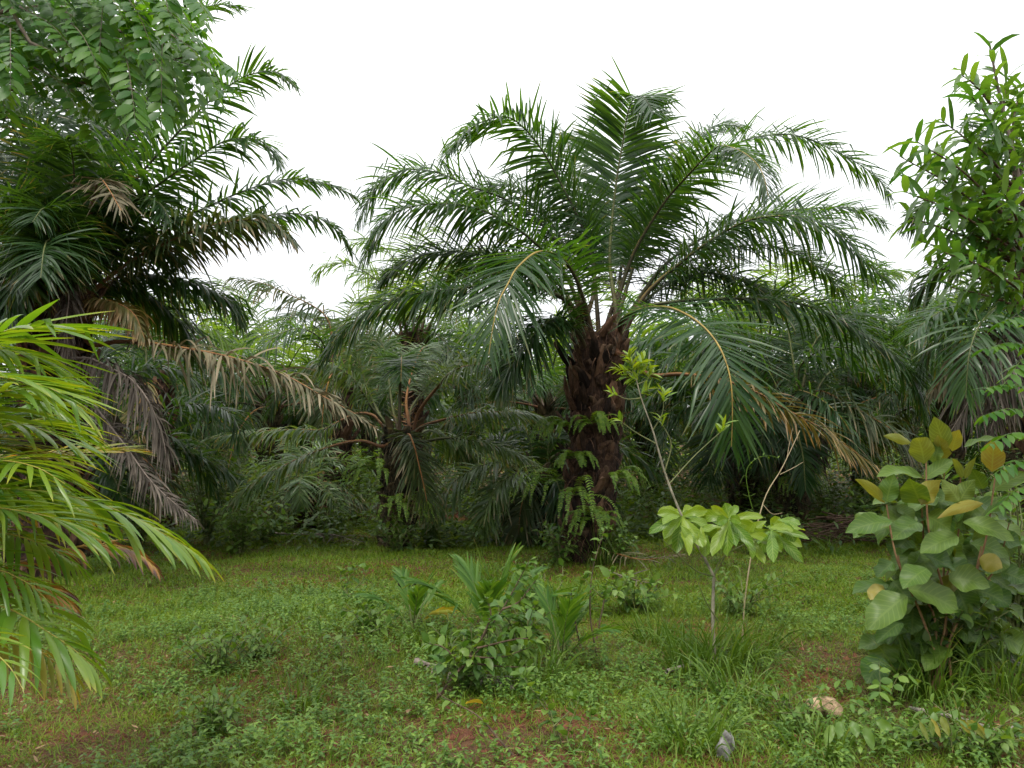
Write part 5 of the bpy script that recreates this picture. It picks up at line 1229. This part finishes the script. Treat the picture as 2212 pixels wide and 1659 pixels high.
WC = 'leafy weed clumps in the clearing'
for i_, (lab, px, py, h, sp, ns, nl, L_, W_) in enumerate([
    ('leafy weed clump at the foot of the leaning weed', 1010, 1490, .38, .3, 16, 10, .085, .05),
    ('leafy weed clump between the two seedlings right of the leaning weed', 1120, 1450, .5, .3, 16, 11, .10, .055),
    ('rough weeds on the mound before the thick bristly trunk', 1150, 1330, .45, .4, 16, 11, .09, .05),
    ('rough weeds on the mound right of the tall dark stemmed weed', 1370, 1320, .32, .5, 18, 10, .09, .055),
    ('small bright weeds just left of the small bushy seedling', 800, 1370, .25, .3, 12, 8, .075, .045),
    ('bushy weeds at the left in front of the hanging orange fronds', 470, 1450, .3, .35, 22, 9, .07, .035),
    ('dark bushy weeds low in the left foreground', 440, 1590, .24, .22, 22, 9, .06, .03),
    ('grey green weeds in the middle of the left clearing', 560, 1420, .26, .4, 24, 9, .06, .028),
    ('weeds around the tan stone', 1700, 1560, .22, .3, 14, 8, .06, .03),
    ('weeds under the slender sapling whorls', 1600, 1330, .4, .45, 18, 11, .08, .04),
    ('weed clump at the bottom right corner', 2120, 1640, .25, .3, 16, 9, .07, .035),
    ('weed clump before the bleached branch', 1960, 1610, .2, .3, 16, 8, .06, .03)]):
    shrub(lab, px, py, h, sp, ns, nl, L_, W_, 200 + i_, name='weed', cat='weed', group=WC, mat='weed')


def seedling(label, px, py, h, seed, nf=7, mat='seedling', spread=.6, Y=None, W=.055, n=9, yellow=0):
    rng = np.random.default_rng(seed)
    b = gpt(px, py)
    root = empty('palm_seedling', b, label, 'palm seedling', 'palm seedlings in the clearing')
    for k in range(nf):
        an = k * 2.39996 + rng.normal(0, .2); u = (k + .5) / nf
        e = math.radians(88 - 40 * u)
        P = arc_spine(an, e, math.radians(25 + 30 * u), h * rng.uniform(.8, 1.1), .01, 0) + b
        leaf, rach = frond_geo(P, rng, L=h * .4, W=W, n=n, p0=.3, droop=.25, a0=26, a1=8, fold=.3, seg=6, c=3, r0=.012, ranks=(8, 0), vj=5, kinkp=.05, spines=False, jit=.3, miss=0)
        m_ = M['fg_yellow'] if k >= nf - yellow else M[mat]
        o = leaf.build('frond', m_, root, b)
        if k >= nf - yellow: o['label'] = 'yellow withered frond'
        rach.build('rachis', M['stem_g'], o, b)


seedling('small bushy palm seedling beside the dark clod', 892, 1362, .5, 101, 6, yellow=1, W=.032)
seedling('larger palm seedling in the weed clump with stiff upright leaves', 1052, 1400, .78, 102, 7, W=.03, n=14)
seedling('palm seedling with spreading leaves under the dark stemmed weed', 1212, 1440, .62, 103, 7, n=14, W=.022)


def grass_tuft(label, px, py, n, h, seed, spread=.18, w_=.011, mat='tallgrass', Y=None):
    rng = np.random.default_rng(seed)
    b = gpt(px, py)
    mb = MB()
    an = rng.uniform(0, 2 * np.pi, n); r = spread * np.sqrt(rng.random(n))
    B = np.stack([b[0] + np.cos(an) * r, b[1] + np.sin(an) * r, 0 * r], 1); B[:, 2] = gh(B[:, 0], B[:, 1]) - .01
    D = np.stack([np.cos(an) * rng.uniform(.1, .6, n), np.sin(an) * rng.uniform(.1, .6, n), np.ones(n)], 1) + rng.normal(0, .12, (n, 3))
    ref = nrm(np.cross(D, rng.normal(0, 1, (n, 3))))
    strips(mb, B, D, ref, h * rng.uniform(.45, 1.2, n), w_ * rng.uniform(.7, 1.3, n), rng, 6, 2, 'blade', rng.uniform(.3, 1.6, n))
    o = mb.build('grass_tuft', M[mat], None, b)
    tag(o, label, 'grass tuft', 'tufts of tall grass')


for i, (lab, px, py, n, h) in enumerate([
    ('tall grass tuft around the foot of the slender sapling', 1560, 1450, 150, .62),
    ('tall grass tuft left of the slender sapling', 1500, 1455, 130, .6),
    ('tall grass tuft right of the slender sapling', 1625, 1425, 110, .5),
    ('tall grass tuft at the foot of the golden leaved shrub', 2015, 1500, 260, .5),
    ('tall grass tuft at the lower right edge', 2170, 1500, 160, .6),
    ('grass tuft in front of the bleached branch', 2090, 1610, 90, .35),
    ('grass tuft beside the grey scrap', 1490, 1610, 110, .4),
    ('grass tuft at the right foot of the thick bristly trunk', 1292, 1218, 150, .75),
    ('grass tuft behind the leaning weed', 1075, 1262, 90, .5),
    ('grass tuft under the leaning weed', 1160, 1480, 110, .42),
    ('grass tuft between the tan stone and the sapling', 1600, 1520, 120, .42),
    ('grass tuft below the small bushy seedling', 930, 1390, 80, .3),
    ('sparse grass tuft on the mound behind the leaning weed', 1230, 1320, 120, .4), ('grass tuft growing in front of the brush heap', 1800, 1200, 120, .4),
    ('long bladed grass tuft in the left foreground', 640, 1530, 70, .3), ('grass tuft below the tan stone', 1760, 1620, 120, .3), ('grass tuft left of the sapling twig', 1420, 1390, 120, .4)]):
    grass_tuft(lab, px, py, n, h, 110 + i)


# ------------------------------------------------------------------ small things lying about
def lump(name, label, cat, px, py, size, mat, seed, flat=.7, rough=.18, sharp=0, sink=.25):
    rng = np.random.default_rng(seed)
    b = gpt(px, py)
    nu, nv = 22, 14
    u = np.linspace(0, 2 * np.pi, nu, endpoint=False); v = np.linspace(0, np.pi, nv)
    U, V = np.meshgrid(u, v, indexing='ij')
    d = np.stack([np.sin(V) * np.cos(U), np.sin(V) * np.sin(U), np.cos(V)], -1)
    r = np.ones_like(U)
    for k in range(14):
        q = nrm(rng.normal(0, 1, 3)); r += rough * .5 * np.sin(3.2 * (d @ q) * (1 + k * .25) + rng.uniform(0, 6)) / (1 + k * .35)
    for k in range(sharp):
        q = nrm(rng.normal(0, 1, 3)); r = np.minimum(r, (.78 + .1 * rng.random()) / np.maximum(d @ q, .3))
    s = np.array(size) * .5
    vv = d * r[..., None] * s
    vv[..., 2] *= 1
    vv += b + Z * s[2] * (1 - sink)
    i, j = np.meshgrid(np.arange(nu), np.arange(nv - 1), indexing='ij')
    f = np.stack([i * nv + j, i * nv + j + 1, ((i + 1) % nu) * nv + j + 1, ((i + 1) % nu) * nv + j], -1)
    o = MB().add(vv, f).build(name, M[mat], None, b)
    return tag(o, label, cat)


lump('stone', 'pale tan stone lying in the red soil at the lower right', 'stone', 1778, 1546, (.24, .15, .15), 'stone', 121, sharp=12, rough=.32, sink=.35)
lump('earth_clod', 'dark clod of earth in the short grass behind the small seedling', 'clod', 879, 1271, (.23, .18, .14), 'clod', 122, rough=.3)


def scrap():
    rng = np.random.default_rng(123); b = gpt(1567, 1638)
    mb = MB(); nu, nv = 9, 12
    u = np.linspace(-1, 1, nu); v = np.linspace(0, 1, nv)
    U, V = np.meshgrid(u, v, indexing='ij')
    wd = .045 * np.interp(v, [0, .3, .7, 1], [.7, 1, .8, .25])[None]
    X = U * wd + .02 * (V - .3)
    H = V * .135
    Yy = .03 * np.cos(U * 2.2) + .012 * np.sin(V * 9 + U * 4) + rng.normal(0, .004, U.shape) + V * .04
    front = np.stack([X, -Yy, H], -1) + b
    back = np.stack([X, -Yy + .012 + .02 * np.cos(U * 1.57), H], -1) + b
    i, j = np.meshgrid(np.arange(nu - 1), np.arange(nv - 1), indexing='ij'); q = i * nv + j
    f = np.stack([q, q + nv, q + nv + 1, q + 1], -1)
    mb.add(front, f); mb.add(back, f)
    tag(mb.build('crumpled_scrap', M['scrap'], None, b), 'crumpled pale grey scrap standing in the grass at the bottom', 'scrap')


scrap()


def fallen_frond(label, pl, state, seed, L=.4, n=34, lift=.05, W=.022):
    rng = np.random.default_rng(seed)
    P = []
    for (x, y) in pl:
        p = gpt(x, y); p[2] += lift; P.append(p)
    P = np.array(P); b = P[0]
    leaf, rach = frond_geo(P, rng, L=L, W=W, n=n, p0=.12, droop=.25, a0=50, a1=20, fold=.3, c=2, seg=4, r0=.03, ranks=(25, 10, 0), spines=False, miss=.15)
    root = empty('fallen_frond', b, label, 'fallen frond', 'dry fronds fallen on the ground')
    mat, rm, _ = STATE[state]
    o = leaf.build('leaflets', M[mat], root, b); rach.build('rachis', M[rm], root, b)


fallen_frond('fallen brown frond lying before the stubby young palm', [(588, 1168), (650, 1166), (720, 1172), (778, 1192)], 'd', 131, L=.45, lift=.12)
fallen_frond('dry fallen frond under the leaning weed in the clearing', [(900, 1445), (970, 1462), (1040, 1480), (1110, 1500)], 'd', 132, L=.22, n=26)
fallen_frond('dry fallen frond in the weeds below the slender sapling crown', [(1230, 1195), (1310, 1215), (1390, 1235), (1470, 1222)], 't', 133, L=.4, lift=.15)
fallen_frond('reddish dry frond stalk lying right of the tall dark weed', [(1318, 1245), (1370, 1262), (1420, 1272)], 'd', 134, L=.3, n=14)


def stick_heap():
    rng = np.random.default_rng(141); c = gpt(1830, 1172)
    mb = MB()
    for k in range(150):
        a = rng.normal(0, .5) + (0 if rng.random() < .8 else 1.5)
        m = c + np.array([rng.normal(0, .55), rng.normal(0, .22), 0]); hgt = max(.02, (.42 - .35 * abs(m[0] - c[0])) * rng.random())
        d = np.array([math.cos(a), math.sin(a) * .5, rng.normal(0, .12)]); ln = rng.uniform(.2, .6)
        q = [m - d * ln + Z * hgt, m + Z * (hgt + .04), m + d * ln + Z * max(.02, hgt - .05)]
        p, _, _ = spline(q, 6); tube(mb, p, np.linspace(.010, .003, 6) * rng.uniform(.5, 1.3), 4)
    tag(mb.build('brush_heap', M['stick'], None, c), 'heap of dry brown sticks at the edge of the grass on the right', 'brush heap')


stick_heap()


def fallen_branch(label, pl, r, mat, seed, lift=.04, twigs=3):
    rng = np.random.default_rng(seed); P = []
    for x, y in pl:
        p = gpt(x, y); p[2] += lift; P.append(p)
    mb = MB(); p, _, _ = spline(P, 24); tube(mb, p, np.linspace(r, r * .5, 24) * (1 + .1 * rng.standard_normal(24)), 7)
    for k in range(twigs):
        i = rng.integers(5, 22); d = nrm(rng.normal(0, 1, 3) * [1, 1, .4] + [0, 0, .3])
        q, _, _ = spline([p[i], p[i] + d * .12, p[i] + d * .24 + [0, 0, -.02]], 8); tube(mb, q, np.linspace(r * .4, r * .2, 8), 5)
    tag(mb.build('fallen_branch', M[mat], None, P[0]), label, 'branch')


fallen_branch('bleached fallen branch lying in the grass at the lower right corner', [(1965, 1545), (2050, 1562), (2126, 1586), (2230, 1615)], .017, 'log', 151)
fallen_branch('thin white tipped dry stick in the grass at the right edge', [(2100, 1440), (2150, 1460), (2230, 1495)], .007, 'log', 152, lift=.15, twigs=1)
fallen_branch('brown fallen branch in the tall grass below the slender sapling', [(1440, 1470), (1500, 1450), (1570, 1425), (1600, 1412)], .014, 'log', 153, lift=.06)


def flat_leaf(label, px, py, L, W, mat, ang, name='fallen_leaf'):
    rng = np.random.default_rng(int(px)); b = gpt(px, py); b[2] += .05
    d = np.array([math.cos(ang), math.sin(ang), .25]); mb = MB()
    strips(mb, b[None], d[None], nrm(np.cross(d, Z))[None] + Z * .3, L, W, rng, 8, 5, 'ellip', .4, None, .1, .3, curve=.3)
    tag(mb.build(name, M[mat], None, b), label, 'leaf')


flat_leaf('bright yellow fallen leaf at the bottom middle', 1005, 1540, .11, .075, 'yellowleaf', .2)
flat_leaf('curled brown fallen leaf left of the yellow leaf', 880, 1560, .09, .05, 'litter', 1.2)
flat_leaf('brown fallen leaf in the red soil by the tan stone', 1690, 1575, .09, .05, 'litter', .4)


def leaf_sprig(label, px, py, h, seed, kind):
    rng = np.random.default_rng(seed); b = gpt(px, py)
    root = empty('tree_seedling', b, label, 'seedling', 'tree seedlings at the lower right')
    st, lf = MB(), MB()
    if kind == 'pin':
        for (dx, dy, dz, ln) in ((-.35, .1, .22, 0), (.3, .05, .26, 0), (-.1, -.2, .24, 0), (.1, .25, .3, 0), (-.25, -.1, .15, 0)):
            pinnate(lf, st, [b, b + np.array([dx * .4, dy * .4, dz]), b + np.array([dx, dy, dz * .8])], rng, pairs=5, L=.075, W=.042, droop=.3, p0=.3)
        lm = 'weed_low'
    elif kind == 'orange':
        t = b + np.array([0, 0, h]); p, _, _ = spline([b, b + np.array([.02, 0, h * .6]), t], 10); tube(st, p, np.linspace(.006, .003, 10), 5)
        for k in range(7):
            x = -.15 + .045 * k + rng.normal(0, .01)
            one_leaf(lf, t + np.array([x, rng.normal(0, .02), .02 - abs(x) * .2]), t + np.array([x + .02 + .06 * (k > 3) + rng.normal(0, .015), -.04, -.075 + rng.normal(0, .015)]), rng.uniform(.026, .042), rng, 1, droop=.2)
        lm = 'broad_new'
    else:
        t = b + np.array([0, 0, h]); p, _, _ = spline([b, b + np.array([.02, 0, h * .6]), t], 10); tube(st, p, np.linspace(.006, .003, 10), 5)
        for (x, z, x2, z2) in ((0, 0, .02, -.13), (-.12, .02, -.2, -.06), (-.06, .02, -.08, -.05), (-.16, .0, -.28, -.1), (.06, .02, .15, .0)):
            one_leaf(lf, t + np.array([x, 0, z]), t + np.array([x2, -.06, z2]) * [.8, 1, .8], .048, rng, 1, droop=.2)
        lm = 'weed'
    st.build('stem', M['stem_g'], root, b); lf.build('foliage', M[lm], root, b)


leaf_sprig('light green seedling with paired leaves right of the tan stone', 1905, 1560, .25, 161, 'pin')
leaf_sprig('seedling with drooping yellow and orange leaves at the bottom right', 2050, 1650, .22, 162, 'orange')
leaf_sprig('seedling with rounded green leaves at the bottom edge below the tan stone', 1870, 1655, .2, 163, 'round')


# ------------------------------------------------------------------ ground cover nobody could count
def nz(x, y, s, k=0):
    return (np.sin(x * s + 1.3 * k) * np.cos(y * s * 1.13 - .7 * k) + .6 * np.sin((x + y) * s * 1.9 + k) + .5 * np.cos((x - 1.4 * y) * s * 2.7 + 2 * k)) / 2.1


BARE = [(1060, 1600, .55), (1250, 1560, .25), (1790, 1425, .35), (1700, 1530, .3), (640, 1500, .2), (200, 1600, .35), (950, 1560, .3), (1750, 1600, .3), (720, 1590, .25), (1130, 1640, .4), (560, 1560, .18)]
BARE = [(gpt(x, y), r * .75) for x, y, r in BARE]


def bare(x, y):
    k = np.zeros_like(x)
    for p, r in BARE:
        k = np.maximum(k, np.exp(-((x - p[0]) ** 2 + ((y - p[1])) ** 2) / r ** 2))
    return k


def scatter(n, y0, y1, rng, pw=1.0):
    y = y0 + (y1 - y0) * rng.random(n) ** pw
    hw = .70 * y + .6
    keep = rng.random(n) < hw / (.70 * y1 + .6) if pw == 1.0 else np.ones(n, bool)
    y = y[keep]; hw = hw[keep]
    x = rng.uniform(-1, 1, len(y)) * hw
    return x, y


def grass():
    rng = np.random.default_rng(171); mb = MB()
    for (n, y0, y1, h, w_) in ((420000, 3.0, 9.0, .075, .0045), (600000, 7.5, 17.0, .085, .010)):
        x, y = scatter(n, y0, y1, rng)
        dens = .82 + .3 * nz(x, y, 1.1, 1) + .25 * nz(x, y, 3.7, 2) - .42 * bare(x, y)
        dens = dens + .35 * np.clip((y - 6.5) / 2, 0, 1)
        k = rng.random(len(x)) < dens
        x, y = x[k], y[k]; m = len(x)
        tall = 1 + .6 * np.clip(nz(x, y, .9, 5), 0, 1) + 1.2 * np.clip(nz(x, y, 2.3, 9) - .45, 0, 1)
        tall = np.where(y > 8.0, tall * .8, tall)
        B = np.stack([x, y, gh(x, y) - .005], 1)
        an = rng.uniform(0, 2 * np.pi, m)
        D = np.stack([np.cos(an), np.sin(an), rng.uniform(.4, 2.0, m)], 1)
        ref = np.stack([-np.sin(an), np.cos(an), 0 * an], 1)
        strips(mb, B, D, ref, h * tall * rng.uniform(.5, 1.4, m), w_ * rng.uniform(.7, 1.4, m), rng, 3, 2, 'blade', rng.uniform(.2, 1.4, m))
    o = mb.build('grass', M['grass']); o['kind'] = 'stuff'; o['label'] = 'short green grass covering the clearing'


grass()


def low_weeds():
    rng = np.random.default_rng(172); mb = MB(); st = MB()
    x, y = scatter(36000, 3.0, 11.0, rng)
    px = 1106 + x / y * FPX
    dens = .32 + .75 * nz(x, y, .95, 3) + .45 * nz(x, y, 2.9, 4) - .3 * bare(x, y) + .36 * ((px > 350) & (px < 1150) & (y < 7)) - .5 * np.clip((y - 7.5) / 2, 0, 1)
    k = rng.random(len(x)) < dens
    x, y = x[k], y[k]; n = len(x)
    h = .055 + .085 * rng.random(n) ** 1.5 + .06 * np.clip(nz(x, y, 1.7, 6), 0, 1)
    B = np.stack([x, y, gh(x, y)], 1)
    lean = rng.normal(0, .3, (n, 2))
    for lev, m in ((.35, 2), (.62, 2), (.85, 2), (1.0, 3)):
        an0 = rng.uniform(0, 6.28, n)
        for q in range(m):
            an = an0 + q * 2 * np.pi / m + rng.normal(0, .25, n)
            b = B + np.stack([lean[:, 0] * h * lev, lean[:, 1] * h * lev, h * lev], 1)
            D = np.stack([np.cos(an), np.sin(an), rng.uniform(.05, .7, n)], 1)
            ref = np.stack([-np.sin(an), np.cos(an), rng.normal(0, .2, n)], 1)
            L = (.025 + .016 * rng.random(n)) * (1.1 if lev < .9 else .75) * (.7 + 3.2 * h)
            strips(mb, b, D, ref, L, L * .5, rng, 3, 3, 'ovate', rng.uniform(.3, 1.2, n), None, .25, 0, lev)
    d = np.stack([lean[:, 0], lean[:, 1], np.ones(n)], 1)
    strips(mb, B, d, np.tile([[1., 0, 0]], (n, 1)), h, .003, rng, 2, 2, 'blade', .05)
    o = mb.build('ground_weeds', M['weed_low']); o['kind'] = 'stuff'; o['label'] = 'low leafy weeds spreading over the red soil'


low_weeds()


def litter():
    rng = np.random.default_rng(173); mb = MB()
    x, y = scatter(3800, 3.0, 9.0, rng)
    n = len(x); an = rng.uniform(0, 6.28, n)
    B = np.stack([x, y, gh(x, y) + rng.uniform(.0, .03, n)], 1)
    D = np.stack([np.cos(an), np.sin(an), rng.normal(.1, .25, n)], 1); ref = np.stack([-np.sin(an), np.cos(an), rng.normal(0, .3, n)], 1)
    strips(mb, B, D, ref, rng.uniform(.02, .07, n), rng.uniform(.004, .018, n), rng, 3, 2, 'ovate', .2)
    x, y = scatter(7000, 3.0, 9.0, rng); n = len(x); an = rng.uniform(0, 6.28, n)
    D = np.stack([np.cos(an), np.sin(an), rng.normal(.15, .3, n)], 1); ref = np.stack([-np.sin(an), np.cos(an), 0 * an], 1)
    strips(mb, np.stack([x, y, gh(x, y) + .004], 1), D, ref, rng.uniform(.03, .14, n), rng.uniform(.002, .005, n), rng, 3, 2, 'blade', rng.uniform(0, .6, n))
    o = mb.build('leaf_litter', M['litter']); o['kind'] = 'stuff'; o['label'] = 'dry brown leaf scraps strewn over the ground'


litter()


def crumbs():
    rng = np.random.default_rng(176); mb = MB()
    P = [[p[0] + rng.normal(0, r * .7), p[1] + rng.normal(0, r * .7)] for p, r in BARE for _ in range(int(700 * r))]
    P = np.array(P); n = len(P); z = gh(P[:, 0], P[:, 1])
    o = np.array([[1, 0, 0], [0, 1, 0], [-1, 0, 0], [0, -1, 0], [0, 0, .8], [0, 0, -.6]], float)
    sz = rng.uniform(.004, .016, n) * (1 + 1.5 * (rng.random(n) < .06))
    v = np.concatenate([P, z[:, None]], 1)[:, None] + o[None] * sz[:, None, None] * rng.uniform(.6, 1.4, (n, 6, 1))
    f = np.array([[0, 1, 4, 4], [1, 2, 4, 4], [2, 3, 4, 4], [3, 0, 4, 4]])
    f = (np.arange(n) * 6)[:, None, None] + f[None]
    o_ = mb.add(v, f).build('soil_crumbs', solid('soil_crumb', (0.055, 0.021, 0.012), (0.17, 0.068, 0.036), 30, .95, .4), smooth=False)
    o_['kind'] = 'stuff'; o_['label'] = 'crumbs of red soil on the bare patches'


crumbs()


def undergrowth():
    """knee to head high growth between and beyond the palms that reads as one mass"""
    rng = np.random.default_rng(174)
    for nm, mat, n, y0, y1, hh, L, W, lab in (('undergrowth', 'shrub', 2300, 12.0, 26, (.35, 1.5), .13, .055, 'dark leafy undergrowth between the palm trunks'),
                                             ('far_undergrowth', 'fern', 700, 16.5, 40, (.6, 2.5), .22, .06, 'bright ferny undergrowth beyond the palm trunks')):
        mb = MB()
        x, y = scatter(n * 2, y0, y1, rng); k = rng.random(len(x)) < .7; x, y = x[k], y[k]
        for xi, yi in zip(x, y):
            h = rng.uniform(*hh) * min(1.0, .35 + (yi - y0) / 5)
            b = np.array([xi, yi, float(gh(xi, yi))])
            m = 34
            p = b + np.stack([rng.normal(0, .32, m), rng.normal(0, .32, m), h * rng.random(m) ** .8], 1)
            an = rng.uniform(0, 6.28, m)
            D = np.stack([np.cos(an), np.sin(an), rng.uniform(-.2, .8, m)], 1); ref = np.stack([-np.sin(an), np.cos(an), rng.normal(0, .3, m)], 1)
            strips(mb, p, D, ref, L * rng.uniform(.7, 1.5, m), W * rng.uniform(.7, 1.3, m), rng, 3, 2, 'ovate', rng.uniform(.2, 1, m))
        o = mb.build(nm, M[mat]); o['kind'] = 'stuff'; o['label'] = lab


undergrowth()


def far_woods():
    rng = np.random.default_rng(175); mb = MB()
    n = 60000
    y = rng.uniform(45, 75, n); x = rng.uniform(-1, 1, n) * (.72 * y + 4)
    top = 6.0 + 1.8 * nz(x, y * .2, .22, 1) + 1.2 * nz(x, y, .7, 2)
    z = top * rng.random(n) ** .7
    an = rng.uniform(0, 6.28, n)
    D = np.stack([np.cos(an), np.sin(an), rng.uniform(-.5, .6, n)], 1); ref = np.stack([-np.sin(an), np.cos(an), rng.normal(0, .6, n)], 1)
    strips(mb, np.stack([x, y, z], 1), D, ref, rng.uniform(.5, 1.1, n), rng.uniform(.2, .5, n), rng, 2, 2, 'ovate', .4)
    o = mb.build('distant_woods', M['shrub']); o['kind'] = 'stuff'; o['label'] = 'distant green woods closing off the plantation'


far_woods()
